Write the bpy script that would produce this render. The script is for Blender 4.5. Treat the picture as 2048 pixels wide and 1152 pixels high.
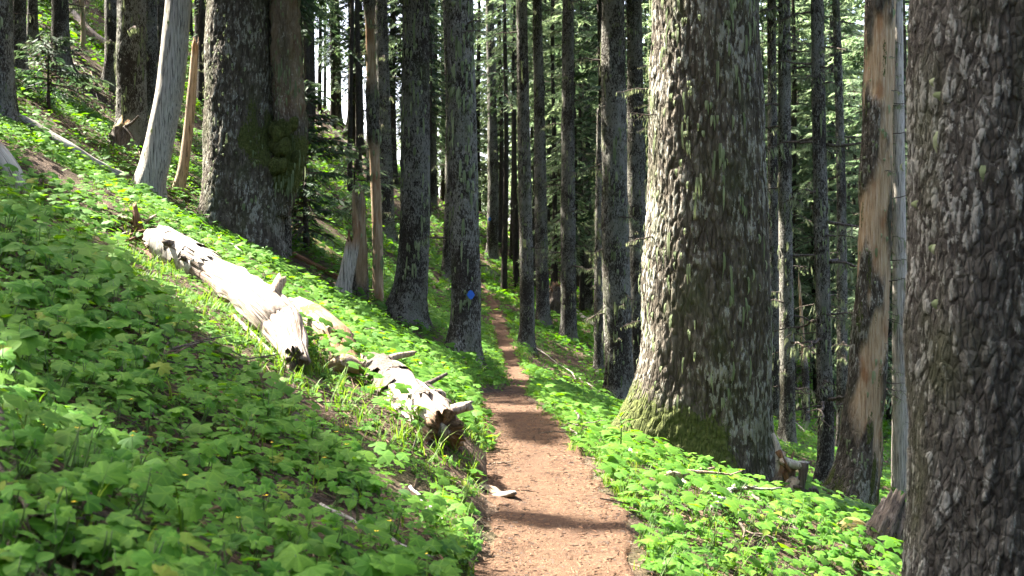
import bpy, math, random, time
import numpy as np
from mathutils import Vector, Matrix, Euler

# ------------------------------------------------------------------ camera, sky, sun, exposure
for o in list(bpy.data.objects):
    bpy.data.objects.remove(o)
SC = bpy.context.scene
COL = SC.collection
F = 2700.0          # focal length in photo pixels (photo 2048 x 1152)
CZ = 1.45           # eye height above the near trail
cam = bpy.data.cameras.new('camera')
cam_o = bpy.data.objects.new('camera', cam)
COL.objects.link(cam_o)
cam.sensor_width = 36.0
cam.lens = 36.0 * F / 2048.0
cam.clip_start = 0.1
cam.clip_end = 2000.0
cam_o.location = (0, 0, CZ)
cam_o.rotation_euler = (math.radians(90), 0, 0)
cam.dof.use_dof = True
cam.dof.focus_distance = 17.0
cam.dof.aperture_fstop = 6.3
SC.camera = cam_o

SUN_EL = math.radians(50)
SUN_H = np.array([-0.87, 0.49])
SUN_H = SUN_H / np.linalg.norm(SUN_H)
SUN_DIR = np.array([SUN_H[0] * math.cos(SUN_EL), SUN_H[1] * math.cos(SUN_EL), math.sin(SUN_EL)])
world = bpy.data.worlds.new('World')
SC.world = world
world.use_nodes = True
wn = world.node_tree.nodes
sky = wn.new('ShaderNodeTexSky')
sky.sky_type = 'NISHITA'
sky.sun_disc = False
sky.sun_elevation = SUN_EL
sky.sun_rotation = math.atan2(SUN_H[0], SUN_H[1])
sky.air_density = 0.7
sky.dust_density = 6.0
sky.ozone_density = 1.0
wn['Background'].inputs['Strength'].default_value = 0.13
world.node_tree.links.new(sky.outputs['Color'], wn['Background'].inputs['Color'])
sun = bpy.data.lights.new('sun', 'SUN')
sun.energy = 5.0
sun.angle = math.radians(0.55)
sun.color = (1.0, 0.95, 0.86)
sun_o = bpy.data.objects.new('sun', sun)
COL.objects.link(sun_o)
sun_o.rotation_euler = Vector(SUN_DIR).to_track_quat('Z', 'Y').to_euler()
sun_o.location = (-20, 10, 40)
SC.view_settings.view_transform = 'Standard'
SC.view_settings.look = 'None'
SC.view_settings.gamma = 1.0
SC.view_settings.use_curve_mapping = False
SC.view_settings.exposure = 3.4
SC.render.engine = 'CYCLES'
SC.cycles.max_bounces = 5
SC.cycles.diffuse_bounces = 4
SC.cycles.glossy_bounces = 2
SC.cycles.transmission_bounces = 4
SC.cycles.transparent_max_bounces = 4
SC.cycles.caustics_reflective = False
SC.cycles.caustics_refractive = False
SC.cycles.use_denoising = True
SC.cycles.sample_clamp_indirect = 6.0
SC.cycles.use_adaptive_sampling = True
SC.cycles.adaptive_threshold = 0.015

RNG = np.random.default_rng(11)
random.seed(5)

# ------------------------------------------------------------------ numeric helpers
def _hash(ix, iy, iz, seed):
    with np.errstate(over='ignore'):
        h = (ix.astype(np.int64) * 374761393 + iy.astype(np.int64) * 668265263 + iz.astype(np.int64) * 2147483647 + seed * 1274126177) & 0xffffffff
        h = ((h ^ (h >> 13)) * 1274126177) & 0xffffffff
        h = h ^ (h >> 16)
    return (h & 0xffffff).astype(np.float64) / float(0xffffff)

def noise3(x, y, z, seed=0):
    x = np.asarray(x, float); y = np.asarray(y, float); z = np.asarray(z, float)
    x, y, z = np.broadcast_arrays(x, y, z)
    ix, iy, iz = np.floor(x), np.floor(y), np.floor(z)
    fx, fy, fz = x - ix, y - iy, z - iz
    fx, fy, fz = [f * f * (3 - 2 * f) for f in (fx, fy, fz)]
    r = 0
    for dx in (0, 1):
        for dy in (0, 1):
            for dz in (0, 1):
                wgt = (fx if dx else 1 - fx) * (fy if dy else 1 - fy) * (fz if dz else 1 - fz)
                r = r + wgt * _hash(ix + dx, iy + dy, iz + dz, seed)
    return r                                   # 0..1

def noise2(x, y, seed=0):
    x = np.asarray(x, float); y = np.asarray(y, float)
    ix, iy = np.floor(x), np.floor(y)
    fx, fy = x - ix, y - iy
    fx, fy = fx * fx * (3 - 2 * fx), fy * fy * (3 - 2 * fy)
    z = np.zeros_like(ix)
    return ((_hash(ix, iy, z, seed) * (1 - fx) + _hash(ix + 1, iy, z, seed) * fx) * (1 - fy)
            + (_hash(ix, iy + 1, z, seed) * (1 - fx) + _hash(ix + 1, iy + 1, z, seed) * fx) * fy)

def fbm3(x, y, z, seed=0, octv=3):
    r, a, s = 0, 0.5, 0
    for k in range(octv):
        r = r + a * noise3(x * 2 ** k, y * 2 ** k, z * 2 ** k, seed + 17 * k); s += a; a *= .5
    return r / s

def cellular(x, y, z, seed=0):
    """F1, F2 distance and the cell's random number"""
    ix, iy, iz = np.floor(x), np.floor(y), np.floor(z)
    f1 = np.full(x.shape, 9.0); f2 = np.full(x.shape, 9.0); cid = np.zeros(x.shape)
    for dx in (-1, 0, 1):
        for dy in (-1, 0, 1):
            for dz in (-1, 0, 1):
                cx, cy, cz = ix + dx, iy + dy, iz + dz
                d = np.sqrt((cx + _hash(cx, cy, cz, seed) - x) ** 2 + (cy + _hash(cx, cy, cz, seed + 1) - y) ** 2 + (cz + _hash(cx, cy, cz, seed + 2) - z) ** 2)
                c = _hash(cx, cy, cz, seed + 3)
                m = d < f1
                f2 = np.where(m, f1, np.minimum(f2, d))
                cid = np.where(m, c, cid)
                f1 = np.where(m, d, f1)
    return f1, f2, cid

def smooth_table(knots, sigma, lo=-40, hi=420, step=0.25):
    xs = np.arange(lo, hi, step)
    k = np.array(knots, float)
    v = np.interp(xs, k[:, 0], k[:, 1])
    n = int(4 * sigma / step)
    g = np.exp(-0.5 * (np.arange(-n, n + 1) * step / sigma) ** 2); g /= g.sum()
    vp = np.pad(v, n, mode='edge')
    return xs, np.convolve(vp, g, 'valid')

ZT = smooth_table([(-40, -1.3), (0, -1.42), (6.5, -1.44), (14, -1.47), (19, -1.52), (23, -1.82), (28, -2.06), (34, -1.97), (40, -1.75), (46, -1.4), (54, -.65), (60, -.1),
                   (75, 2.2), (90, 4.6), (97, 5.4), (105, 4.5), (140, -4), (420, -70)], 1.1)
XT = smooth_table([(-40, .4), (0, .27), (8.4, .27), (10.7, .22), (14.5, .09), (19, -.17), (23, -.06), (28, .2), (34, -.02), (40, -.24), (46, -.39), (54, -.84), (60, -1.4), (66, -2.5), (75, -3.2), (90, -3.8), (420, -3.8)], .8)
WT = smooth_table([(-40, .45), (7, .44), (11, .40), (14, .385), (20, .35), (30, .25), (70, .22), (100, .25), (420, .25)], 1.0)
KL = smooth_table([(-40, .50), (20, .52), (30, .56), (40, .62), (60, .75), (90, .86), (100, .8), (140, .4), (420, .1)], 3.0)
KR = smooth_table([(-40, .36), (12, .36), (30, .38), (50, .36), (100, .3), (420, .2)], 3.0)
def tab(t, y): return np.interp(y, t[0], t[1])

def terrain(x, y, detail=True):
    x = np.asarray(x, float); y = np.asarray(y, float)
    u = x - tab(XT, y); w = tab(WT, y)
    L = np.maximum(-u - w, 0); R = np.maximum(u - w, 0)
    L = np.where(L > 45, 45 + (L - 45) * .2, L)
    Rs = np.where(R < 14, R, 14 + (R - 14) * .75)
    Rs = np.where(R > 60, 14 + 46 * .75 + (R - 60) * .05, Rs)
    bank = .10 * (1 - np.exp(-L / .12)) * np.clip(1.4 - L / 1.2, .2, 1)
    lip = .04 * (1 - np.exp(-R / .1)) * np.exp(-R / .5)
    z = tab(ZT, y) + CZ + tab(KL, y) * L + bank - tab(KR, y) * Rs + lip
    off = np.maximum(L, R)
    g1 = np.clip(off / 1.2, 0, 1)
    z = z + g1 * np.clip(y / 8, .3, 1) * .55 * (noise2(x / 6.5 + 3, y / 6.5, 4) - .5)
    z = z + np.clip(off / .5, 0, 1) * .26 * (noise2(x / 1.5, y / 1.5 + 9, 5) - .5)
    if detail:
        z = z + np.clip(off / .2, 0, 1) * .07 * (noise2(x / .38, y / .38, 6) - .5)
    z = z - .03 * np.clip((w - .12 - np.abs(u)) / .08, 0, 1)
    return z

def hits(px, py, far=180.0, detail=False):
    """where the sight lines through photo pixels meet the ground (vectorised march)"""
    px = np.asarray(px, float); py = np.asarray(py, float)
    dx = (px - 1024) / F; dz = -(py - 576) / F
    t = np.full(px.shape, 2.5); done = np.zeros(px.shape, bool)
    step = .2
    while step is not None and t.min() < far and not done.all():
        nt = t + np.maximum(.12, t * .012)
        below = (CZ + dz * nt) < terrain(dx * nt, nt, detail)
        newly = below & ~done
        done |= below
        t = np.where(done & ~newly, t, np.where(newly, t, nt))
        t = np.where(~done & (t >= far), far, t)
        if (done | (t >= far)).all(): break
    lo, hi = t.copy(), t + np.maximum(.12, t * .012)
    for _ in range(12):
        m = (lo + hi) / 2
        b = (CZ + dz * m) < terrain(dx * m, m, detail)
        hi = np.where(b, m, hi); lo = np.where(b, lo, m)
    d = (lo + hi) / 2
    P = np.stack([dx * d, d, terrain(dx * d, d, detail)], -1)
    return P, done

_TS = np.concatenate([np.arange(2.5, 20, .05), np.geomspace(20, 182, 1100)])
def hit(px, py):
    dx = (px - 1024) / F; dz = -(py - 576) / F
    b = (CZ + dz * _TS) < terrain(dx * _TS, _TS)
    k = int(np.argmax(b)) if b.any() else len(_TS) - 1
    t = np.linspace(_TS[max(k - 1, 0)], _TS[k], 40)
    b = (CZ + dz * t) < terrain(dx * t, t)
    d = t[int(np.argmax(b))] if b.any() else t[-1]
    return np.array([dx * d, d, float(terrain(dx * d, d))])

def at(px, py, d):
    return np.array([(px - 1024) / F * d, d, CZ - (py - 576) / F * d])

def project(P):
    P = np.asarray(P)
    return 1024 + F * P[..., 0] / P[..., 1], 576 - F * (P[..., 2] - CZ) / P[..., 1]

def inpoly(px, py, poly):
    poly = np.asarray(poly, float)
    r = np.zeros(np.shape(px), bool)
    n = len(poly)
    for i in range(n):
        x0, y0 = poly[i]; x1, y1 = poly[(i + 1) % n]
        if y0 == y1: continue
        c = ((y0 > py) != (y1 > py)) & (px < (x1 - x0) * (py - y0) / (y1 - y0) + x0)
        r ^= c
    return r

# ------------------------------------------------------------------ object helpers
def new_mesh(name, V, faces, mats, smooth=True, attrs=None, mat_index=None):
    """faces: (n,k) array or list of such arrays"""
    me = bpy.data.meshes.new(name)
    V = np.asarray(V, np.float32)
    if isinstance(faces, np.ndarray): faces = [faces]
    faces = [np.asarray(f, np.int32) for f in faces if len(f)]
    me.vertices.add(len(V)); me.vertices.foreach_set('co', V.ravel())
    nl = sum(f.size for f in faces); npoly = sum(len(f) for f in faces)
    me.loops.add(nl); me.polygons.add(npoly)
    me.loops.foreach_set('vertex_index', np.concatenate([f.ravel() for f in faces]))
    tot = np.concatenate([np.full(len(f), f.shape[1], np.int32) for f in faces])
    st = np.concatenate([[0], np.cumsum(tot)[:-1]]).astype(np.int32)
    me.polygons.foreach_set('loop_start', st)
    try: me.polygons.foreach_set('loop_total', tot)
    except Exception: pass
    me.polygons.foreach_set('use_smooth', np.full(npoly, smooth, bool))
    for m in (mats if isinstance(mats, (list, tuple)) else [mats]): me.materials.append(m)
    if mat_index is not None: me.polygons.foreach_set('material_index', np.asarray(mat_index, np.int32))
    attrs = dict(attrs or {})
    m0 = mats[0] if isinstance(mats, (list, tuple)) else mats
    if m0.name.startswith('wood') and 'ga' not in attrs: attrs.update(ga=V[:, 0], gb=V[:, 1], gc=V[:, 2])
    for k, a in attrs.items():
        at_ = me.attributes.new(k, 'FLOAT', 'POINT')
        at_.data.foreach_set('value', np.asarray(a, np.float32))
    me.update(calc_edges=True)
    me.validate()
    return me

def link(name, data, parent=None, loc=None, rot=None, scale=None):
    o = bpy.data.objects.new(name, data)
    COL.objects.link(o)
    if loc is not None: o.location = loc
    if rot is not None: o.rotation_euler = rot
    if scale is not None: o.scale = (scale,) * 3 if np.isscalar(scale) else scale
    if parent is not None: o.parent = parent
    return o

def tag(o, label=None, cat=None, group=None, kind=None):
    if label: o['label'] = label
    if cat: o['category'] = cat
    if group: o['group'] = group
    if kind: o['kind'] = kind
    return o

def frames(P):
    """parallel-transport frames along a polyline"""
    P = np.asarray(P, float)
    T = np.gradient(P, axis=0); T /= np.linalg.norm(T, axis=1)[:, None] + 1e-12
    ref = np.array([1.0, 0, 0]) if abs(T[0, 0]) < .8 else np.array([0, 1.0, 0])
    A = np.zeros_like(P); B = np.zeros_like(P)
    a = ref - T[0] * ref.dot(T[0]); a /= np.linalg.norm(a)
    for i in range(len(P)):
        a = a - T[i] * a.dot(T[i]); a /= np.linalg.norm(a) + 1e-12
        A[i] = a; B[i] = np.cross(T[i], a)
    return T, A, B

def resample(P, n):
    P = np.asarray(P, float)
    # Catmull-Rom through the points
    Q = np.vstack([2 * P[0] - P[1], P, 2 * P[-1] - P[-2]])
    seg = len(P) - 1
    t = np.linspace(0, seg, n); i = np.minimum(t.astype(int), seg - 1); f = (t - i)[:, None]
    p0, p1, p2, p3 = Q[i], Q[i + 1], Q[i + 2], Q[i + 3]
    return .5 * ((2 * p1) + (-p0 + p2) * f + (2 * p0 - 5 * p1 + 4 * p2 - p3) * f ** 2 + (-p0 + 3 * p1 - 3 * p2 + p3) * f ** 3)

def tube(P, R, seg=6, disp=None, cap=True, jag=(0, 0), seed=0):
    """verts, quads, tris of a tube along P; disp(theta, s) adds to the radius; jag roughens the ends"""
    P = np.asarray(P, float); n = len(P)
    R = np.broadcast_to(np.asarray(R, float), (n,))
    T, A, B = frames(P)
    th = np.linspace(0, 2 * np.pi, seg, endpoint=False)
    s = np.concatenate([[0], np.cumsum(np.linalg.norm(np.diff(P, axis=0), axis=1))])
    TH, S = np.meshgrid(th, s)
    r = R[:, None] * np.ones(seg)[None]
    if disp is not None: r = r + disp(TH, S, R[:, None])
    V = P[:, None] + r[..., None] * (np.cos(TH)[..., None] * A[:, None] + np.sin(TH)[..., None] * B[:, None])
    rg = np.random.default_rng(seed)
    for e, (j, row) in enumerate(((jag[0], 0), (jag[1], n - 1))):
        if j:
            k = j * (rg.random(seg) - .3) + j * .8 * (np.sin(th * 2 + rg.random() * 6) * .5)
            V[row] += (k * (-1 if row == 0 else 1))[:, None] * T[row]
    V = V.reshape(-1, 3)
    i = np.arange(n - 1)[:, None] * seg; j = np.arange(seg)[None]
    j2 = (j + 1) % seg
    quads = np.stack([i + j, i + j2, i + seg + j2, i + seg + j], -1).reshape(-1, 4)
    tris = np.zeros((0, 3), int)
    if cap:
        c0, c1 = len(V), len(V) + 1
        V = np.vstack([V, P[0] + T[0] * (R[0] * .12), P[-1] - T[-1] * (R[-1] * .12)])
        jj = np.arange(seg); jn = (jj + 1) % seg
        tris = np.vstack([np.stack([np.full(seg, c0), jn, jj], -1), np.stack([np.full(seg, c1), (n - 1) * seg + jj, (n - 1) * seg + jn], -1)])
    return V, quads, tris

class Acc:
    """collects pieces that belong to one mesh"""
    def __init__(s): s.V = []; s.Q = []; s.T = []; s.n = 0; s.mq = []; s.mt = []; s.at = {}
    def add(s, V, Q=None, T=None, m=0, **at_):
        V = np.asarray(V, float); s.V.append(V)
        if Q is not None and len(Q): s.Q.append(np.asarray(Q) + s.n); s.mq.append(np.full(len(Q), m))
        if T is not None and len(T): s.T.append(np.asarray(T) + s.n); s.mt.append(np.full(len(T), m))
        for k, v in at_.items(): s.at.setdefault(k, []).append(np.broadcast_to(v, (len(V),)))
        s.n += len(V)
    def mesh(s, name, mats, smooth=True):
        fs = []; mi = []
        if s.Q: fs.append(np.concatenate(s.Q)); mi.append(np.concatenate(s.mq))
        if s.T: fs.append(np.concatenate(s.T)); mi.append(np.concatenate(s.mt))
        return new_mesh(name, np.concatenate(s.V), fs, mats, smooth, {k: np.concatenate(v) for k, v in s.at.items()}, np.concatenate(mi))

# ------------------------------------------------------------------ materials
MAT = {}
class NT:
    def __init__(s, name):
        s.m = bpy.data.materials.new(name); s.m.use_nodes = True
        s.t = s.m.node_tree; s.n = s.t.nodes; s.l = s.t.links
        s.b = s.n['Principled BSDF']; s.out = s.n['Material Output']
        MAT[name] = s.m
    def node(s, typ, **kw):
        n = s.n.new(typ)
        for k, v in kw.items(): setattr(n, k, v)
        return n
    def set(s, sock, v):
        if hasattr(v, 'is_linked') or isinstance(v, bpy.types.NodeSocket): s.l.new(v, sock)
        else:
            if isinstance(v, tuple) and len(v) == 3 and sock.type == 'RGBA': v = v + (1,)
            sock.default_value = v
    def coord(s, kind='Object', scale=(1, 1, 1), loc=(0, 0, 0)):
        c = s.node('ShaderNodeTexCoord'); mp = s.node('ShaderNodeMapping')
        s.l.new(c.outputs[kind], mp.inputs['Vector'])
        mp.inputs['Scale'].default_value = scale; mp.inputs['Location'].default_value = loc
        return mp.outputs['Vector']
    def gcoord(s, scale=(1, 1, 1)):
        c = s.node('ShaderNodeCombineXYZ')
        for i_, k_ in enumerate(('ga', 'gb', 'gc')): s.l.new(s.attr(k_), c.inputs[i_])
        mp = s.node('ShaderNodeMapping'); s.l.new(c.outputs[0], mp.inputs['Vector']); mp.inputs['Scale'].default_value = scale
        return mp.outputs['Vector']
    def noise(s, vec, scale, detail=4, rough=.55, dist=0):
        n = s.node('ShaderNodeTexNoise'); s.l.new(vec, n.inputs['Vector'])
        n.inputs['Scale'].default_value = scale; n.inputs['Detail'].default_value = detail
        n.inputs['Roughness'].default_value = rough; n.inputs['Distortion'].default_value = dist
        return n.outputs['Fac']
    def vor(s, vec, scale, feature='F1', out='Distance', rnd=1):
        n = s.node('ShaderNodeTexVoronoi', feature=feature); s.l.new(vec, n.inputs['Vector'])
        n.inputs['Scale'].default_value = scale; n.inputs['Randomness'].default_value = rnd
        return n.outputs[out]
    def ramp(s, fac, stops):
        r = s.node('ShaderNodeValToRGB'); s.set(r.inputs['Fac'], fac)
        e = r.color_ramp.elements
        while len(e) < len(stops): e.new(.5)
        for i, (p, c) in enumerate(stops):
            e[i].position = p; e[i].color = (c + (1,)) if isinstance(c, tuple) else (c, c, c, 1)
        return r.outputs['Color']
    def mix(s, fac, a, b, blend='MIX'):
        n = s.node('ShaderNodeMix', data_type='RGBA', blend_type=blend)
        s.set(n.inputs[0], fac); s.set(n.inputs[6], a); s.set(n.inputs[7], b)
        return n.outputs[2]
    def math(s, op, a, b=0.0):
        n = s.node('ShaderNodeMath', operation=op); s.set(n.inputs[0], a); s.set(n.inputs[1], b)
        return n.outputs[0]
    def attr(s, name):
        return s.node('ShaderNodeAttribute', attribute_name=name).outputs['Fac']
    def rand(s):
        return s.node('ShaderNodeObjectInfo').outputs['Random']
    def bump(s, h, strength=.5, dist=.02):
        b = s.node('ShaderNodeBump'); s.set(b.inputs['Height'], h)
        b.inputs['Strength'].default_value = strength; b.inputs['Distance'].default_value = dist
        s.l.new(b.outputs['Normal'], s.b.inputs['Normal'])
    def done(s, color, rough=.85, spec=.2):
        s.set(s.b.inputs['Base Color'], color); s.set(s.b.inputs['Roughness'], rough)
        s.b.inputs['Specular IOR Level'].default_value = spec
        return s.m

def bark_mat(name, dark, mid, light, lichen=(.30, .31, .26), lich=.5, zs=.4, plate=20, fs=24, pm=0.0, ck=.75, cs=1.25):
    t = NT(name)
    v = t.coord('Object', (1, 1, zs))
    warp = t.noise(v, 5, 3)
    n1 = t.noise(v, 13, 8, .72, .3)
    crk = t.vor(t.mix(.06, v, t.node('ShaderNodeTexNoise').outputs['Color'], 'ADD'), plate * cs, 'DISTANCE_TO_EDGE')
    cell = t.vor(v, plate, 'F1', 'Color')
    cl = t.node('ShaderNodeSeparateColor'); t.l.new(cell, cl.inputs[0])
    base = t.ramp(n1, [(.34, dark), (.5, mid), (.66, light)])
    base = t.mix(t.math('MULTIPLY', t.ramp(crk, [(.02, 1.0), (.16, 0.0)]), ck), base, dark)  # crack lines: mostly furrow shade put into the colour, partly darker bark
    base = t.mix(t.math('MULTIPLY', cl.outputs[0], .5), base, mid)
    if pm: base = t.mix(t.math('MULTIPLY', t.ramp(t.attr('plate'), [(.35, 0.0), (.8, 1.0)]), pm), base, tuple(c * 1.25 for c in light))
    # crusty pale lichen on the faces of the plates
    big = t.noise(t.coord('Object', (1, 1, .6)), 1.3, 3)
    fine = t.noise(v, fs, 3, .75)
    pl = t.attr('plate')
    th = t.math('ADD', t.math('MULTIPLY', big, .55), t.math('ADD', t.math('MULTIPLY', fine, .75), t.math('MULTIPLY', pl, .22)))
    lm = t.ramp(th, [(.885 - .12 * lich, 0.0), (.925 - .12 * lich, 1.0)])
    base = t.mix(t.math('MULTIPLY', lm, .8), base, t.mix(t.noise(v, 14, 2), lichen, tuple(c * .55 for c in lichen)))
    # thin green algae film in patches
    al = t.ramp(t.noise(t.coord('Object', (1, 1, .5)), 2.2, 4), [(.52, 0.0), (.68, .5)])
    base = t.mix(al, base, (.065, .075, .032))
    # bare wood where the bark has gone
    bw = t.ramp(t.noise(t.coord('Object', (6, 6, .35)), 6, 6, .6), [(.3, (.19, .125, .07)), (.5, (.40, .285, .17)), (.7, (.48, .395, .28))])
    bw = t.mix(t.ramp(t.noise(t.coord('Object', (1, 1, .4)), 3.3, 3), [(.52, 0.0), (.66, .75)]), bw, (.24, .11, .045))
    base = t.mix(t.attr('bare'), base, bw)
    # moss
    mn = t.noise(t.coord('Object'), 26, 4)
    moss = t.ramp(mn, [(.3, (.036, .044, .013)), (.6, (.085, .098, .028)), (.8, (.14, .145, .05))])
    mm = t.math('GREATER_THAN', t.math('ADD', t.attr('moss'), t.math('MULTIPLY', t.math('SUBTRACT', fine, .5), .9)), .5)
    base = t.mix(mm, base, moss)
    hsv = t.node('ShaderNodeHueSaturation'); t.l.new(base, hsv.inputs['Color'])
    t.set(hsv.inputs['Value'], t.math('ADD', .8, t.math('MULTIPLY', t.rand(), .4)))
    t.bump(t.math('ADD', t.math('MULTIPLY', n1, 1.0), t.math('ADD', t.math('MULTIPLY', fine, .5), t.math('MULTIPLY', t.math('MULTIPLY', t.ramp(crk, [(0.0, 0.0), (.2, 1.0)]), ck * 1.2), t.math('SUBTRACT', 1.0, t.attr('bare'))))), 1.0, .03)
    return t.done(hsv.outputs['Color'], .92, .12)

bark_mat('bark_old', (.028, .022, .015), (.072, .060, .044), (.18, .157, .124), lichen=(.42, .41, .34), lich=.55, zs=.27, plate=15, fs=32, pm=.3, ck=.5)
bark_mat('bark_fir', (.021, .017, .013), (.050, .042, .033), (.115, .102, .083), lichen=(.33, .32, .27), lich=.62, zs=.36, plate=24, fs=44)
bark_mat('bark_front', (.022, .019, .015), (.056, .051, .042), (.142, .134, .113), lichen=(.34, .34, .295), lich=.6, zs=.38, plate=13, fs=36, pm=.45, ck=.3, cs=2.6)

def wood_mat(name, c0, c1, c2, grain=(14, 14, .8), rot=(.16, .07, .03), rotamt=.3):
    t = NT(name)
    v = t.gcoord(grain)
    n = t.noise(v, 3, 7, .65, .3)
    base = t.ramp(n, [(.28, c0), (.5, c1), (.72, c2)])
    pn = t.noise(t.gcoord((1, 1, .5)), 2.5, 5, .6)
    base = t.mix(t.ramp(pn, [(.56, 0.0), (.7, rotamt)]), base, rot)
    crack = t.ramp(t.noise(t.gcoord((26, 26, .7)), 2.2, 3), [(.55, 1.0), (.63, .22)])
    base = t.mix(1.0, base, crack, 'MULTIPLY')
    moss = t.ramp(t.noise(t.coord('Object'), 20, 4), [(.3, (.06, .055, .012)), (.7, (.19, .16, .04))])
    mm = t.math('GREATER_THAN', t.math('ADD', t.attr('moss'), t.math('MULTIPLY', t.math('SUBTRACT', t.noise(t.coord('Object'), 30, 5), .5), .9)), .5)
    base = t.mix(mm, base, moss)
    rw = t.ramp(t.noise(t.gcoord((10, 10, 1)), 5, 6), [(.3, (.10, .05, .022)), (.7, (.30, .17, .08))])
    base = t.mix(t.attr('raw'), base, rw)
    t.bump(t.math('ADD', n, t.math('MULTIPLY', t.noise(t.gcoord((40, 40, 2)), 3, 4), .6)), 1.0, .015)
    return t.done(base, .8, .2)
wood_mat('wood_silver', (.17, .148, .118), (.35, .315, .265), (.48, .445, .385), rot=(.19, .135, .09), rotamt=.55)
wood_mat('wood_tan', (.17, .115, .07), (.34, .25, .165), (.45, .36, .27), rot=(.24, .19, .14), rotamt=.5)
wood_mat('wood_log', (.13, .09, .062), (.29, .23, .18), (.40, .34, .285), grain=(14, 14, .8), rotamt=.5)
wood_mat('wood_dark', (.035, .026, .02), (.085, .066, .05), (.19, .165, .14), rotamt=.3)
wood_mat('wood_rotten', (.06, .03, .016), (.15, .075, .036), (.26, .14, .07), rotamt=.4)

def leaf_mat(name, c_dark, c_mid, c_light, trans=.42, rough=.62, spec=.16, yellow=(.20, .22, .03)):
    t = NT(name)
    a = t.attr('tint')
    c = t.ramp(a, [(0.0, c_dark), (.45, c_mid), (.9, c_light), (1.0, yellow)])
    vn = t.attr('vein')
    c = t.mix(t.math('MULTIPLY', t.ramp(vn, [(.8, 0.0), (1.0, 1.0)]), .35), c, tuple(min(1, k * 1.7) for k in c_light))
    c = t.mix(t.ramp(t.noise(t.coord('Object'), 9, 4), [(.35, 0.0), (.75, .45)]), c, c_dark)
    t.done(c, rough, spec)
    tr = t.node('ShaderNodeBsdfTranslucent')
    hs = t.node('ShaderNodeHueSaturation'); t.l.new(c, hs.inputs['Color'])
    hs.inputs['Hue'].default_value = .485; hs.inputs['Saturation'].default_value = 1.1; hs.inputs['Value'].default_value = 1.7
    t.l.new(hs.outputs['Color'], tr.inputs['Color'])
    mx = t.node('ShaderNodeMixShader'); mx.inputs[0].default_value = trans
    t.l.new(t.b.outputs[0], mx.inputs[1]); t.l.new(tr.outputs[0], mx.inputs[2])
    t.l.new(mx.outputs[0], t.out.inputs['Surface'])
    return t.m
def obj_leaf_mat(name, c_dark, c_mid, c_light, **kw):
    m = leaf_mat(name, c_dark, c_mid, c_light, **kw)
    # a leaf that is its own object takes its tint from the object's random number
    nt = m.node_tree
    oi = nt.nodes.new('ShaderNodeObjectInfo')
    rampn = [n for n in nt.nodes if n.type == 'VALTORGB'][0]
    nt.links.new(oi.outputs['Random'], rampn.inputs['Fac'])
    return m
obj_leaf_mat('leaf_broad', (.042, .135, .012), (.070, .195, .018), (.118, .235, .026))
obj_leaf_mat('leaf_plain', (.038, .110, .014), (.066, .172, .020), (.108, .212, .026))
leaf_mat('leaf_cover', (.037, .112, .011), (.068, .172, .016), (.115, .216, .024))
leaf_mat('leaf_grass', (.040, .095, .012), (.080, .160, .020), (.130, .200, .035), trans=.35)
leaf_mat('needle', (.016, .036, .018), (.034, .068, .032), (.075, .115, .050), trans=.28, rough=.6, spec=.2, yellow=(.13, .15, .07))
leaf_mat('needle_far', (.058, .10, .055), (.11, .165, .085), (.17, .22, .115), trans=.48, rough=.6, spec=.2, yellow=(.17, .19, .10))  # paler than needle: haze and sunlit brightness put into the colour
leaf_mat('lichen_beard', (.10, .125, .06), (.17, .205, .105), (.26, .29, .17), trans=.25, rough=.9, spec=.05, yellow=(.27, .28, .17))

t = NT('forest_soil')
v = t.coord('Object')
n = t.noise(v, 3.0, 8, .7)
c = t.ramp(n, [(.3, (.022, .014, .009)), (.5, (.055, .036, .023)), (.68, (.11, .075, .050)), (.85, (.17, .125, .09))])
fl = t.vor(v, 55, 'F1', 'Color'); sc_ = t.node('ShaderNodeSeparateColor'); t.l.new(fl, sc_.inputs[0])
c = t.mix(t.ramp(sc_.outputs[0], [(.78, 0.0), (.85, .6)]), c, (.16, .115, .08))
c = t.mix(t.ramp(t.noise(v, .8, 4), [(.5, 0.0), (.7, .6)]), c, (.045, .055, .018))
t.bump(t.math('ADD', t.noise(v, 30, 6, .7), t.math('MULTIPLY', t.vor(v, 60), .6)), .9, .03)
t.done(c, .95, .1)

t = NT('trail_dirt')
v = t.coord('Object')
n = t.noise(v, 2.2, 10, .75)
c = t.ramp(n, [(.28, (.043, .024, .0135)), (.45, (.070, .040, .023)), (.6, (.090, .053, .031)), (.75, (.122, .076, .047))])
fl = t.vor(t.coord('Object', (1, .6, 1)), 70, 'F1', 'Color'); sc_ = t.node('ShaderNodeSeparateColor'); t.l.new(fl, sc_.inputs[0])
c = t.mix(t.ramp(sc_.outputs[0], [(.74, 0.0), (.84, .55)]), c, (.150, .088, .052))
c = t.mix(t.ramp(sc_.outputs[1], [(.80, 0.0), (.88, .6)]), c, (.055, .030, .020))
c = t.mix(t.ramp(t.noise(t.coord('Object', (1.6, .5, 1)), 1.4, 4), [(.48, 0.0), (.68, .55)]), c, (.062, .036, .023))
t.bump(t.math('ADD', t.noise(v, 45, 6, .7), t.math('MULTIPLY', t.vor(v, 80), .5)), .8, .02)
t.done(c, .95, .1)

def flat_mat(name, c, rough=.6):
    t = NT(name)
    n = t.noise(t.coord('Object'), 20, 4)
    return t.done(t.mix(n, tuple(k * .8 for k in c), tuple(min(1, k * 1.15) for k in c)), rough, .3)
flat_mat('blaze_blue', (.018, .10, .42), .6)
flat_mat('petal_yellow', (.75, .55, .02))
flat_mat('stem_green', (.07, .12, .03))
flat_mat('litter', (.12, .075, .045), .9)
flat_mat('litter_dark', (.055, .04, .03), .9)
flat_mat('litter_needle', (.16, .085, .045), .9)
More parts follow.
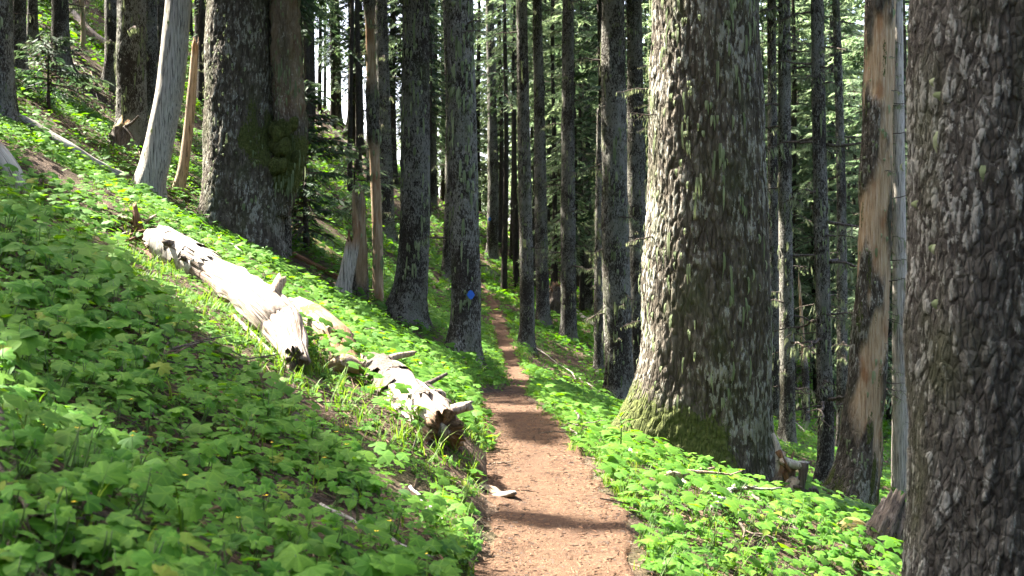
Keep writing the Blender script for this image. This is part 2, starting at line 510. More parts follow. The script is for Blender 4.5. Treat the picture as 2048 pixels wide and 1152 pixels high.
# ------------------------------------------------------------------ ground and trail
def warp_axis(a, b, n, fine, power):
    t = np.linspace(-1, 1, n)
    return np.sign(t) * np.abs(t) ** power * np.where(t < 0, -a, b) + fine * 0
us = np.unique(np.concatenate([-np.geomspace(.2, 130, 190), np.linspace(-.6, .6, 61), np.geomspace(.2, 170, 170)]))
ys = np.concatenate([np.linspace(-14, 2, 24), np.geomspace(2.1, 110, 330), np.geomspace(112, 400, 30)])
U, Y = np.meshgrid(us, ys)
X = U + tab(XT, Y)
Z = terrain(X, Y)
V = np.stack([X, Y, Z], -1).reshape(-1, 3)
nu, ny = len(us), len(ys)
i = np.arange(ny - 1)[:, None] * nu; j = np.arange(nu - 1)[None]
Q = np.stack([i + j, i + j + 1, i + nu + j + 1, i + nu + j], -1).reshape(-1, 4)
tag(link('ground', new_mesh('ground', V, Q, MAT['forest_soil'])), 'steep forest floor of dark soil and litter under the firs', kind='structure')

yt = np.concatenate([np.linspace(-6, 2, 20), np.geomspace(2.05, 63, 420)])
uu = np.linspace(-1, 1, 25)
UU, YY = np.meshgrid(uu, yt)
wobL = .13 * (noise2(YY / .3, YY * 0 + 3, 21) - .5) + .16 * (noise2(YY / 1.7, YY * 0, 22) - .5)
wobR = .13 * (noise2(YY / .3, YY * 0 + 9, 23) - .5) + .16 * (noise2(YY / 1.7, YY * 0 + 4, 24) - .5)
W = tab(WT, YY) + .05
XX = tab(XT, YY) + UU * W + np.where(UU < 0, wobL * -UU, wobR * UU)
ZZ = tab(ZT, YY) + CZ + .004 + .022 * np.abs(UU) ** 3 - .10 * np.clip(np.abs(UU) - .93, 0, 1) / .07 * .6
ZZ += .02 * (noise2(XX / .3, YY / .3, 25) - .5) + .014 * (noise2(XX / .08, YY / .08, 26) - .5)
V = np.stack([XX, YY, ZZ], -1).reshape(-1, 3)
nu = len(uu)
i = np.arange(len(yt) - 1)[:, None] * nu; j = np.arange(nu - 1)[None]
Q = np.stack([i + j, i + j + 1, i + nu + j + 1, i + nu + j], -1).reshape(-1, 4)
tag(link('trail', new_mesh('trail', V, Q, MAT['trail_dirt'])), 'narrow reddish dirt footpath running along the slope', kind='structure')

# ------------------------------------------------------------------ where the canopy lets the sun through
LIT_POLYS = [
    [(982, 968), (1180, 962), (1250, 1036), (985, 1030)],
    [(980, 1072), (1270, 1082), (1340, 1200), (980, 1200)],
    [(972, 896), (1130, 905), (1150, 930), (972, 924)],
    [(1195, 905), (1265, 890), (1330, 945), (1500, 1005), (1620, 1080), (1690, 1160), (1290, 1200), (1240, 1060), (1180, 960)],
    [(220, 400), (350, 430), (480, 490), (600, 570), (720, 690), (830, 750), (960, 870), (990, 960), (900, 940), (780, 890), (640, 810), (520, 715), (400, 600), (270, 510)],
    [(962, 793), (1040, 798), (1070, 806), (962, 803)],
    [(966, 811), (1095, 820), (1095, 827), (966, 818)],
    [(598, 280), (650, 275), (745, 345), (735, 410), (690, 410), (605, 350)],
    [(860, 435), (905, 445), (905, 530), (860, 505)],
    [(962, 515), (1000, 540), (1045, 650), (1020, 650), (985, 590)],
    [(1035, 620), (1190, 690), (1190, 725), (1040, 665)],
    [(1060, 725), (1190, 775), (1180, 795), (1040, 765)],
    [(1080, 560), (1190, 620), (1190, 650), (1080, 600)],
    [(995, 690), (1045, 690), (1045, 703), (995, 703)],
    [(985, 648), (1020, 648), (1020, 658), (985, 658)],
    [(80, 30), (215, 120), (215, 150), (80, 100)],
    [(350, 335), (412, 325), (412, 405), (345, 405)],
    [(1548, 835), (1645, 895), (1645, 970), (1600, 935), (1552, 905)],
    [(560, 520), (660, 560), (700, 600), (640, 590), (580, 560)],
]
E1 = np.cross(SUN_DIR, [0, 0, 1]); E1 /= np.linalg.norm(E1)
E2 = np.cross(E1, SUN_DIR)
CELL = .14
LIT = set()
def mark_lit(P, rad=1):
    a = np.floor(P @ E1 / CELL).astype(int); b = np.floor(P @ E2 / CELL).astype(int)
    for da in range(-rad, rad + 1):
        for db in range(-rad, rad + 1):
            LIT.update(zip((a + da).tolist(), (b + db).tolist()))
for poly in LIT_POLYS:
    p = np.array(poly, float)
    gx, gy = np.meshgrid(np.arange(p[:, 0].min(), p[:, 0].max(), 5), np.arange(p[:, 1].min(), p[:, 1].max(), 3))
    m = inpoly(gx, gy, poly)
    P, ok = hits(gx[m], gy[m])
    P = P[ok]
    tr_ = np.abs(P[:, 0] - tab(XT, P[:, 1])) < tab(WT, P[:, 1]) + .05
    mark_lit(P[tr_], 0)
    P = P[~tr_]
    mark_lit(P)
    nr = P[P[:, 1] < 22]
    for dz_ in (.14, .28): mark_lit(nr + [0, 0, dz_])

# loose flecks of sun on the slope: only foliage gives way to these
LITF = set(LIT)
def mark_set(P, S_):
    a = np.floor(P @ E1 / CELL).astype(int); b = np.floor(P @ E2 / CELL).astype(int)
    S_.update(zip(a.tolist(), b.tolist()))
gx, gy = np.meshgrid(np.arange(-60, 2110, 8), np.arange(60, 1200, 5))
P, ok = hits(gx.ravel(), gy.ravel(), far=100)
P = P[ok & (P[:, 1] < 98)]
fl = .62 * noise2(P[:, 0] / 1.5, P[:, 1] / 2.4, 61) + .38 * noise2(P[:, 0] / .5, P[:, 1] / .8, 62)
thr = np.where(P[:, 1] < 9, .49, np.where(P[:, 1] < 20, .52, .43))
pxx, pyy = project(P)
trailish = np.abs(P[:, 0] - tab(XT, P[:, 1])) < tab(WT, P[:, 1]) + .1
P = P[(fl > thr) & ~(trailish & (P[:, 1] < 24))]
LITF = set()
mark_set(P, LITF); mark_set(P + E1 * CELL, LITF); mark_set(P + E2 * CELL, LITF)

# ------------------------------------------------------------------ trees
def surf_tris(V, idx):
    return V[idx]

def kites(P, D, N, L, Wd, bend=.15):
    """thin leaf-like kites: start P, direction D, normal N, length L, half width Wd -> 4 verts and 2 tris each"""
    S = np.cross(D, N); S /= np.linalg.norm(S, axis=1)[:, None] + 1e-9
    L = L[:, None]; Wd = Wd[:, None]
    a = P; b = P + D * L * .45 + S * Wd - N * L * bend * .3; c = P + D * L - N * L * bend; d = P + D * L * .45 - S * Wd - N * L * bend * .3
    V = np.stack([a, b, c, d], 1).reshape(-1, 3)
    k = np.arange(len(P))[:, None] * 4
    T = np.stack([k + np.array([[0, 1, 2]]), k + np.array([[0, 2, 3]])], 1).reshape(-1, 3)
    return V, T

def unit(v): return v / (np.linalg.norm(v, axis=-1, keepdims=True) + 1e-12)

class Trunk: pass
def build_trunk(ctr, R, H, base, kind='fir', seg=48, rows=120, seed=0, flare=.55, flh=.35, lobes=3, taper=.7, top_jag=0, moss=None, bare=None, zvis=None, oval=None, bumps=()):
    """ctr: world points of the axis, bottom to top. returns mesh data in local coordinates"""
    ctr = np.asarray(ctr, float)
    P = resample(ctr, 60)
    zt_ = base[2] + H
    zs_lo = base[2] - R * 1.1 - .35
    zvis = min(zt_, zvis if zvis is not None else zt_)
    z = np.linspace(zs_lo, zvis, rows)
    if zt_ > zvis + .5: z = np.concatenate([z, np.linspace(zvis, zt_, 10)[1:]])
    o = np.argsort(P[:, 2])
    slope_top = (P[-1] - P[-6]) / max(1e-6, (P[-1, 2] - P[-6, 2]))
    cx = np.interp(z, P[o, 2], P[o, 0]); cy = np.interp(z, P[o, 2], P[o, 1])
    up = z > P[-1, 2]
    cx = np.where(up, P[-1, 0] + slope_top[0] * (z - P[-1, 2]), cx); cy = np.where(up, P[-1, 1] + slope_top[1] * (z - P[-1, 2]), cy)
    th = np.linspace(0, 2 * np.pi, seg, endpoint=False)
    TH, ZZ = np.meshgrid(th, z)
    h = ZZ - base[2]
    r = R * (1 - taper * np.clip(h - 2, 0, None) / max(H, 1)) * np.ones_like(TH)
    rg = np.random.default_rng(seed)
    ct, stt = np.cos(TH), np.sin(TH)
    gz = terrain(cx[:, None] + ct * R * 1.3, cy[:, None] + stt * R * 1.3, False)
    hh = ZZ - gz
    ph = rg.random() * 6.28
    fl = flare * R * np.exp(-np.clip(hh, -.4, None) / flh) * (1 + .38 * np.cos(lobes * TH + ph) + .2 * np.cos((lobes + 2) * TH + ph * 2))
    r = r + np.clip(fl, 0, flare * R * 2.2)
    ox, oy, oz = rg.random(3) * 50
    # slow swells of the stem
    r = r * (1 + .10 * (fbm3(ct * 1.3 + ox, stt * 1.3 + oy, ZZ / 1.6 + oz, seed, 2) - .5) * 2)
    for (bz, bth, bs, ba) in bumps:
        dth = np.angle(np.exp(1j * (TH - bth)))
        r = r + ba * np.exp(-((ZZ - bz) / bs) ** 2 - (dth * R / bs) ** 2)
    X3, Y3 = ct * R, stt * R
    if kind == 'fir':
        n = fbm3(X3 * 16 + ox, Y3 * 16 + oy, ZZ * 5.5 + oz, seed, 3)
        rid = 1 - np.abs(2 * n - 1) * 2.2
        pl = np.clip(.5 + .5 * rid, 0, 1)
        d = .016 * (rid - .3) * (R / .3) ** .4
    elif kind == 'old':
        n = fbm3(X3 * 16 + ox, Y3 * 16 + oy, ZZ * 3.4 + oz, seed, 3)
        rid = np.clip(np.abs(2 * n - 1) * 3.6, 0, 1) ** .7
        n2 = fbm3(X3 * 34 + ox, Y3 * 34 + oy, ZZ * 18 + oz, seed + 5, 2)
        pl = np.clip(rid * .75 + (n2 - .5) * .9, 0, 1)
        d = .019 * (rid - .5) + .020 * (n2 - .5) + .05 * (noise3(X3 * 3, Y3 * 3, ZZ * 1.2, seed + 8) - .5)
    elif kind == 'plate':
        wx = 1.1 * (noise3(X3 * 9, Y3 * 9, ZZ * 6, 3) - .5)
        f1, f2, cid = cellular(X3 * 25 + ox + wx, Y3 * 25 + oy, ZZ * 7.5 + oz + wx, seed)
        e = np.clip((f2 - f1) * 4.5, 0, 1)
        n2 = fbm3(X3 * 40, Y3 * 40, ZZ * 26, seed + 5, 2)
        lowf = fbm3(X3 * 5 + ox, Y3 * 5 + oy, ZZ * 1.6 + oz, seed + 9, 2)
        pl = np.clip(e * (.25 + .8 * cid) + (n2 - .5) * .6, 0, 1)
        d = .010 * e * (.4 + cid) + .013 * (n2 - .5) + .05 * (lowf - .5)
    else:                                     # bare wood
        n = fbm3(X3 * 22 + ox, Y3 * 22 + oy, ZZ * 1.1 + oz, seed, 3)
        pl = n
        d = .02 * (n - .5) * (R / .25) ** .5
    if bare is not None:
        bval = np.clip(bare(TH, ZZ, hh), 0, 1)
        n = fbm3(X3 * 24 + ox, Y3 * 24 + oy, ZZ * 1.3 + oz, seed, 2)
        d = d * (1 - bval) + bval * (.012 * (n - .5) - .035)
    else: bval = np.zeros_like(TH)
    if moss is not None:
        mv_ = np.clip(moss(TH, ZZ, hh), 0, 1)
        d = d + np.clip(mv_ - .35, 0, 1) * (.02 + .06 * (fbm3(X3 * 14, Y3 * 14, ZZ * 14, seed + 3, 3) - .4))
    r = r + d
    if oval is not None:
        r = r * (1 + oval[0] * np.cos(2 * (TH - oval[1])))
    VX = cx[:, None] + r * ct - base[0]; VY = cy[:, None] + r * stt - base[1]; VZ = ZZ - base[2]
    if top_jag:
        k = np.zeros(len(z)); k[-1] = 1; k[-2] = .45; k[-3] = .15
        jag = top_jag * (1.3 * noise2(ct[0] * 1.2 + ox, stt[0] * 1.2 + oy, seed) + .8 * rg.random(seg) - .9)
        VZ = VZ + k[:, None] * jag[None]
    V = np.stack([VX, VY, VZ], -1)
    nr = len(z)
    mval = np.clip(moss(TH, ZZ, hh), 0, 1) if moss is not None else np.clip(.55 - hh / .5, 0, .62)
    tr = Trunk(); tr.grid = V; tr.R = R; tr.th = th; tr.z = z; tr.base = np.asarray(base); tr.r = r; tr.nvis = rows
    Vf = V.reshape(-1, 3)
    i = np.arange(nr - 1)[:, None] * seg; j = np.arange(seg)[None]; j2 = (j + 1) % seg
    Q = np.stack([i + j, i + j2, i + seg + j2, i + seg + j], -1).reshape(-1, 4)
    c = len(Vf); jj = np.arange(seg)
    Vf = np.vstack([Vf, V[-1].mean(0) - [0, 0, top_jag * .7 + .02]])
    Tt = np.stack([np.full(seg, c), (nr - 1) * seg + jj, (nr - 1) * seg + (jj + 1) % seg], -1)
    ap = lambda a: np.append(a.ravel(), a[-1].mean())
    mat = {'fir': 'bark_fir', 'old': 'bark_old', 'plate': 'bark_front'}.get(kind, kind)
    tr.mesh = new_mesh('trunk', Vf, [Q, Tt], MAT[mat], True, dict(plate=ap(pl), moss=ap(mval), bare=ap(bval), raw=ap(np.zeros_like(TH)) if not top_jag else np.append((np.clip(1 - (z[-1] - ZZ) / (top_jag * .5), 0, 1)).ravel(), 1)))
    return tr

def beard(tr, n, rg, lmin=.08, lmax=.35, wd=.012, zlo=None, zhi=None, thc=None, thw=3.2):
    """hanging lichen strands over a trunk surface"""
    G = tr.grid; nr, ns = G.shape[:2]
    rows = rg.integers(int(tr.nvis * .12), tr.nvis - 1, n * 3); cols = rg.integers(0, ns, n * 3)
    ok = np.ones(n * 3, bool)
    if zlo is not None: ok &= G[rows, cols, 2] > zlo
    if zhi is not None: ok &= G[rows, cols, 2] < zhi
    if thc is not None: ok &= np.abs(np.angle(np.exp(1j * (tr.th[cols] - thc)))) < thw
    # clumped
    cl = noise3(G[rows, cols, 0] * 2.5, G[rows, cols, 1] * 2.5, G[rows, cols, 2] * .9, 77)
    ok &= rg.random(n * 3) < np.clip((cl - .3) * 2.2, .1, 1)
    rows, cols = rows[ok][:n], cols[ok][:n]; n = len(rows)
    if n == 0: return None
    p = G[rows, cols]
    rad = np.stack([np.cos(tr.th[cols]), np.sin(tr.th[cols]), np.zeros(n)], -1)
    tan = np.stack([-rad[:, 1], rad[:, 0], np.zeros(n)], -1)
    A = Acc()
    L = lmin + (lmax - lmin) * rg.random(n) ** 2.2
    for s in range(2):
        o = tan * ((rg.random(n) - .5) * .03)[:, None]
        l = L * (1 - .35 * s * rg.random(n)); w = wd * (.6 + .9 * rg.random(n))
        drift = tan * ((rg.random(n) - .5) * .18 * l)[:, None]
        p0 = p + o + rad * .012
        pts = []
        for k, (f, ww) in enumerate(((0, .5), (.3, 1.0), (.7, .7), (1.0, .1))):
            c = p0 + rad * (.014 + .02 * np.sin(f * 3.1))[None].repeat(n, 0).reshape(n, 1) * 1.0 + drift * f - np.array([0, 0, 1]) * (l * f)[:, None]
            pts += [c - tan * (w * ww)[:, None], c + tan * (w * ww)[:, None]]
        Vv = np.stack(pts, 1).reshape(-1, 3)
        k = np.arange(n)[:, None] * 8
        Q = np.concatenate([k + np.array([[0, 1, 3, 2]]), k + np.array([[2, 3, 5, 4]]), k + np.array([[4, 5, 7, 6]])])
        A.add(Vv, Q=Q, tint=np.repeat(rg.random(n) * .9, 8))
    return A.mesh('lichen', MAT['lichen_beard'])

# three dead branches with lichen, pointing along +X, about 1 m long
DEADBR = []
for s in range(5):
    rg = np.random.default_rng(100 + s)
    A = Acc()
    n = 9
    tt = np.linspace(0, 1, n)
    P = np.stack([tt, .10 * np.cumsum(rg.random(n) - .5), -.04 * tt - .22 * tt ** 2 * rg.random() + .10 * np.cumsum(rg.random(n) - .5) * .5], -1)
    P -= P[0]
    Vv, Q, T = tube(P, np.linspace(.022, .006, n), 5); A.add(Vv, Q, T, 0, tint=.3)
    allp = [P]
    for k in range(4):
        i0 = rg.integers(2, n - 1); d = unit(np.array([.6, rg.choice([-1, 1]) * (.5 + .5 * rg.random()), -.3 * rg.random()]))
        l = .15 + .3 * rg.random()
        P2 = P[i0] + np.linspace(0, 1, 5)[:, None] * d * l + np.array([0, 0, -1]) * (np.linspace(0, 1, 5) ** 2 * .06)[:, None]
        Vv, Q, T = tube(P2, np.linspace(.009, .003, 5), 4); A.add(Vv, Q, T, 0, tint=.3); allp.append(P2)
    ap = np.concatenate(allp)
    k = 26 if s < 3 else 60
    idx = rg.integers(0, len(ap), k)
    p = ap[idx] + (rg.random((k, 3)) - .5) * [.06, .02, .01]
    Vv, T = kites(p, unit(np.array([0, 0, -1.0]) + (rg.random((k, 3)) - .5) * .35), unit(rg.random((k, 3)) - .5), .05 + .13 * rg.random(k), .009 + .012 * rg.random(k), .02)
    A.add(Vv, None, T, 1, tint=np.repeat(rg.random(k), 4))
    DEADBR.append(A.mesh('branch', [MAT['wood_dark'], MAT['lichen_beard']]))

def add_branches(root, tr, n, rg, lmin=.25, lmax=.8, zlo=1.5, zhi=None, thc=None, thw=3.2, thick=1.0):
    G = tr.grid; ns = G.shape[1]
    zhi = zhi if zhi is not None else G[tr.nvis - 1, 0, 2]
    for _ in range(n):
        zz = zlo + (zhi - zlo) * rg.random()
        row = int(np.argmin(np.abs(G[:, 0, 2] - zz)))
        if thc is None: col = int(rg.integers(0, ns))
        else: col = int(((thc + (rg.random() - .5) * 2 * thw) / (2 * np.pi) * ns)) % ns
        p = G[row, col] * 1.0
        a = tr.th[col]
        p = p - np.array([math.cos(a), math.sin(a), 0]) * .02
        L = lmin + (lmax - lmin) * rg.random() ** 1.5
        o = link('branch', DEADBR[int(rg.integers(0, 5))], root, p, (rg.random() * .8 - .4, .35 * rg.random() - .15, a), (L, L * thick, L * thick))

CANOPY_TREES = []     # (root, crown base height, total height, radius)
TREES = {}
def tree(key, label, px, w, kind='fir', H=26, name='fir_tree', cat='tree', d=None, crown=True, seg=None, rows=None, beards=60, branches=4, br=(.25, .7), bl=(.10, .42), flare=.55, flh=.35, lobes=3, seed=None, group=None, brth=None, bwd=.012, **kw):
    """px: axis of the trunk in the photograph, base first, then upwards"""
    seed = seed if seed is not None else len(TREES) + 3
    base = hit(*px[0]) if d is None else None
    if d is None: d = base[1]
    else:
        x = (px[0][0] - 1024) / F * d; base = np.array([x, d, float(terrain(x, d))])
    R = w / 2 / F * d
    pts = [at(x, y, d) for x, y in px]
    pts[0] = base
    ctr = [pts[0] - [0, 0, 1.2]] + pts
    zvis = CZ + 640 / F * d
    wpx = w / 2 * 1.0
    seg = seg or int(np.clip(wpx * 1.9, 20, 60))
    rows = rows or int(np.clip((px[0][1] + 60) / 5.0, 40, 150))
    if kw.get('top_jag'):
        H = pts[-1][2] - base[2]
    root = link(name, None, None, base)
    root.empty_display_size = .3
    loc_ctr = ctr
    tr = build_trunk(loc_ctr, R, H, base, kind, seg, rows, seed, flare, flh, lobes, zvis=zvis, **kw)
    link('trunk', tr.mesh, root)
    rg = np.random.default_rng(seed + 900)
    if beards:
        me = beard(tr, int(beards * 1.6), rg, bl[0], bl[1], bwd if d < 18 else .017, zlo=.6)
        if me: tag(link('lichen', me, root), kind='stuff')
    if branches: add_branches(root, tr, int(branches * (2.6 if d > 18 else 1.4)), rg, br[0], br[1], thc=None if brth is None else brth[0], thw=3.2 if brth is None else brth[1], thick=1.6 if d > 18 else 1.1)
    tag(root, label, cat, group)
    TREES[key] = (root, tr, base, R, d)
    if crown: CANOPY_TREES.append((root, tr, base, max(9.0, (CZ + .225 * d) - base[2] + 1.0), H))
    return root, tr

def z_at(py, d): return CZ - (py - 576) / F * d
PI = math.pi
CAMTH = -PI / 2          # the side of a trunk that faces the camera

# --- near and middle trees, right of the trail
tree('front', 'huge scaly-barked trunk filling the right edge of the picture', [(1985, 1500), (1990, 1152), (1994, 500), (1998, 0)], 345, 'plate', 30, d=6.3, seg=270, rows=320, beards=26, bl=(.04, .14), branches=0, flare=.35, flh=.5,
     moss=lambda T, Z, h: np.clip(.30 - h / 3, 0, .4))
def moss_big(T, Z, h):
    left = np.clip(np.cos(T - (PI + .75)) * 1.5, 0, 1)
    return np.clip((left * (1.0 - h / 1.15) + .1 * np.exp(-h / .3)) * (.75 + .6 * fbm3(np.cos(T) * 3, np.sin(T) * 3, Z * 2.5, 7, 2)), 0, .8)
tree('big', 'massive furrowed fir trunk beside the trail with sunlit flank and mossy flared base', [(1400, 925), (1412, 760), (1414, 400), (1412, 0)], 236, 'old', 34, seg=280, rows=330, beards=250, bl=(.07, .30), branches=9, br=(.12, .45), flare=.42, flh=.55, lobes=2, moss=moss_big, brth=(PI * 1.12, .5), bwd=.010)
tree('pair_front', 'dark trunk left of the massive fir, in front of its pale-flanked neighbour', [(1243, 808), (1236, 700), (1230, 400), (1226, 0)], 56, 'fir', 27, beards=120, branches=10, rows=160)
tree('pair_back', 'slimmer trunk with pale sunlit side, squeezed beside the massive fir', [(1275, 785), (1275, 600), (1272, 300), (1268, 0)], 40, 'fir', 26, beards=60, branches=6)
tree('broken_thin', 'thin broken trunk with splintered orange top left of the dark pair', [(1198, 748), (1197, 500), (1198, 222)], 18, 'fir', 10, name='snag', cat='snag', crown=False, top_jag=.35, beards=40, branches=6, br=(.15, .4))
tree('mid_a', 'straight dark fir trunk above the dark root hollow right of the trail', [(1138, 685), (1136, 500), (1136, 250), (1136, 0)], 31, 'fir', 25, beards=70, branches=10, br=(.3, .9))
tree('mid_b', 'fir trunk just behind and right of the one at the trail edge', [(1087, 652), (1083, 500), (1078, 200), (1074, 0)], 26, 'fir', 25, beards=60, branches=7)
tree('mid_c', 'slender dark fir trunk standing on the right edge of the far trail', [(1053, 698), (1054, 600), (1048, 300), (1043, 0)], 28, 'fir', 25, beards=60, branches=6)
tree('far_blaze', 'distant trunk above the trail with a tiny blue blaze', [(984, 520), (986, 400), (984, 200), (979, 0)], 23, 'fir', 26, beards=40, branches=6)
tree('far_d', 'slim trunk behind the root hollow, left of the broken orange-topped trunk', [(1176, 622), (1174, 500), (1172, 200), (1173, 0)], 20, 'fir', 25, beards=40, branches=9, br=(.3, 1.0))
tree('blaze', 'straight fir trunk beside the trail carrying a blue blaze', [(928, 718), (932, 600), (926, 300), (921, 0)], 58, 'fir', 28, beards=150, branches=4, flare=.5, rows=170)
tree('behind_blaze', 'slim trunk with lit left side half hidden behind the blue-blazed fir', [(895, 562), (900, 400), (900, 200), (893, 0)], 22, 'fir', 25, beards=30, branches=5)
tree('broad', 'thick lichen-flecked fir trunk with swollen base above the lower log', [(815, 645), (826, 540), (831, 350), (831, 0)], 59, 'fir', 28, beards=150, branches=16, br=(.15, .45), flare=.75, flh=.5, rows=170, brth=(PI, .6))
tree('thin_behind_broad', 'very thin trunk peeking out right of the thick swollen-based fir', [(868, 410), (866, 250), (864, 0)], 13, 'fir', 24, beards=0, branches=8, br=(.3, 1.0))
tree('dark_straight', 'dark straight trunk just right of the half-peeled dead trunk', [(775, 480), (770, 350), (762, 0)], 31, 'fir', 25, beards=40, branches=8)
dd = hit(757, 600)[1]
def bare_half(T, Z, h):
    lo = 1 / (1 + np.exp((Z - z_at(292, dd)) / .08 + 2.5 * (noise3(np.cos(T) * 2, np.sin(T) * 2, Z * 3, 8) - .5)))
    up = np.exp(-((Z - z_at(100, dd)) / (75 / F * dd)) ** 6)
    return np.clip(np.maximum(lo, up * .9), 0, 1)
tree('half_peeled', 'dead trunk, bark peeled off its tan lower half, beside the split stump', [(757, 600), (754, 450), (748, 290), (744, 180), (738, 0)], 27, 'fir', 22, name='dead_tree', crown=False, beards=60, branches=7, br=(.15, .4), bare=bare_half, flare=.15, rows=170)

# --- left slope
dd17 = hit(490, 478)[1]
def moss_fork(T, Z, h):
    side = np.clip(np.cos(T - (-.55)) * 2.2 - .9, 0, 1)
    blob = np.exp(-((Z - z_at(275, dd17)) / (75 / F * dd17)) ** 2) * (.4 + 1.1 * noise3(np.cos(T) * 4, np.sin(T) * 4, Z * 2.2, 3))
    return np.clip(side * blob * .8, 0, .62) + np.clip(.35 - h * .5, 0, .3)
root17, tr17 = tree('forked', 'massive dark forked trunk with moss below its crotch, above the fallen logs', [(492, 478), (488, 380), (480, 250), (476, 0)], 134, 'old', 32, seg=130, rows=200, beards=170, bl=(.05, .22), branches=3, br=(.1, .25), flare=.38, flh=.9, lobes=3, moss=moss_fork, bumps=[(z_at(330, dd17), -.35, .45, .22)])
pf = [at(552, 430, dd17 - .05), at(568, 350, dd17 - .12), at(582, 285, dd17 - .1), at(577, 180, dd17), at(571, 60, dd17), at(568, -120, dd17)]
pf = resample(np.array(pf) - root17.location, 110)
rr = np.interp(np.linspace(0, 1, 110), [0, .15, .3, .45, .7, 1], [.28, .33, .37, .34, .32, .30])
def dfork(T, S, R):
    n = fbm3(np.cos(T) * R * 10, np.sin(T) * R * 10, S * 2.5, 31, 3)
    return .06 * (np.clip(np.abs(2 * n - 1) * 3, 0, 1) - .5) + .04 * (noise3(np.cos(T) * 1.5, np.sin(T) * 1.5, S * 1.4, 6) - .5)
Vv, Q, T = tube(pf, rr, 56, dfork)
sgrid = np.repeat(np.linspace(0, 1, 110), 56); thg = np.tile(np.linspace(0, 2 * PI, 56, endpoint=False), 110)
mossv = np.append(np.clip(1.15 * np.exp(-((sgrid - .27) / .13) ** 2) + .2, 0, .95), [0, 0])
barev = np.append(np.clip((sgrid - .45) * 4, 0, .40) * np.clip(noise3(np.cos(thg) * 1.5, np.sin(thg) * 1.5, sgrid * 4, 5) * 1.6 - .3, 0, 1), [0, 0])
fk = link('fork_stem', new_mesh('fork_stem', Vv, [Q, T], MAT['bark_old'], True, dict(moss=mossv, bare=barev, plate=np.full(len(Vv), .4))), root17)
fk['label'] = 'mossy second stem swelling from the fork'
trf = Trunk(); trf.grid = Vv[:-2].reshape(110, 56, 3); trf.th = np.linspace(0, 2 * PI, 56, endpoint=False); trf.nvis = 110
me = beard(trf, 420, np.random.default_rng(4), .1, .45, .013)
if me: tag(link('lichen', me, fk), kind='stuff')
rgm = np.random.default_rng(17)
for k in range(16):
    px_, py_ = 548 + 46 * rgm.random(), 232 + 100 * rgm.random()
    q = at(px_, py_, dd17 - .62 + .25 * abs(px_ - 565) / 30) - np.array(root17.location)
    rr_ = .05 + .11 * rgm.random()
    t_ = np.linspace(-1, 1, 11)
    Vm, Qm, Tm = tube(q + np.stack([.05 * t_, -.1 * rr_ * (1 - t_ ** 2), rr_ * 1.5 * t_], -1), rr_ * np.sqrt(np.clip(1 - t_ ** 2, .02, 1)), 16, lambda th, s_, R: .7 * R * (fbm3(np.cos(th) * 3 + k, np.sin(th) * 3, s_ * 16, 4, 3) - .5))
    link('moss_clump', new_mesh('moss_clump', Vm, [Qm, Tm], MAT['bark_old'], True, dict(moss=np.ones(len(Vm)), bare=np.zeros(len(Vm)), plate=np.zeros(len(Vm)))), root17)
tree('behind_fork', 'slim paler trunk pressed behind the right side of the forked trunk', [(573, 512), (572, 420), (570, 300), (566, 100)], 20, 'fir', 22, beards=10, branches=0, flare=.2)
tree('silver_snag', 'leaning silver-grey barkless snag curving up from the left slope', [(296, 388), (312, 320), (335, 200), (349, 90), (357, 0)], 56, 'wood_silver', 16, name='snag', cat='snag', crown=False, beards=8, branches=0, flare=.35, flh=.5, lobes=3, rows=170, moss=lambda T, Z, h: np.clip(.3 - h, 0, .3))
tree('short_snag', 'short thin broken snag with splintered top beside the silver-grey snag', [(358, 387), (368, 330), (380, 230), (390, 98)], 19, 'wood_tan', 6, name='snag', cat='snag', crown=False, beards=0, branches=5, br=(.08, .22), flare=.45, top_jag=.30, rows=110, seg=30, moss=lambda T, Z, h: h * 0)
tree('left_a', 'thick dark trunk rising behind the broken root debris on the left slope', [(263, 285), (263, 200), (262, 0)], 57, 'fir', 28, beards=80, branches=3, flare=.4, rows=120)
tree('left_a_back', 'dark trunk half hidden at the left of the thick slope trunk', [(226, 178), (226, 100), (226, 0)], 32, 'fir', 26, beards=20, branches=2)
tree('left_b', 'shadowed trunk immediately right of the thick slope trunk', [(303, 240), (303, 100), (302, 0)], 24, 'fir', 26, beards=10, branches=2)
tree('left_c', 'shadowed trunk showing just left of the silver-grey snag', [(324, 235), (324, 100), (323, 0)], 22, 'fir', 26, beards=10, branches=2)
tree('left_d', 'dark trunk with spreading roots at the top left, beside the lit grass', [(122, 140), (121, 80), (120, 0)], 33, 'fir', 26, beards=20, branches=3, flare=.9)
tree('left_e', 'small reddish-based trunk at the top left corner of the slope', [(65, 80), (65, 40), (65, 0)], 19, 'fir', 24, beards=0, branches=3)
tree('left_f', 'dark trunk behind the one at the left picture edge', [(43, 158), (40, 80), (39, 0)], 24, 'fir', 26, beards=15, branches=2)
tree('left_edge', 'broad dark trunk cut off by the left picture edge', [(-6, 228), (-8, 120), (-9, 0)], 66, 'fir', 28, beards=50, branches=2)
tree('left_thin', 'pole-thin young trunk before the white fallen log, top left', [(167, 96), (166, 40), (164, 0)], 9, 'wood_tan', 12, name='young_tree', beards=12, branches=5, br=(.3, .8), crown=False, seg=14)
tree('far_l1', 'dark distant trunk just left of the bright sky gap', [(621, 205), (620, 100), (619, 0)], 18, 'fir', 25, beards=0, branches=6, br=(.4, 1.2))
tree('far_l2', 'thin distant trunk standing in the bright sky gap', [(650, 175), (650, 80), (649, 0)], 6, 'fir', 20, d=92, beards=0, branches=3, seg=12)
tree('far_l3', 'dark distant trunk bounding the bright sky gap on its right', [(676, 240), (675, 120), (672, 0)], 15, 'fir', 25, beards=0, branches=6, br=(.4, 1.2))
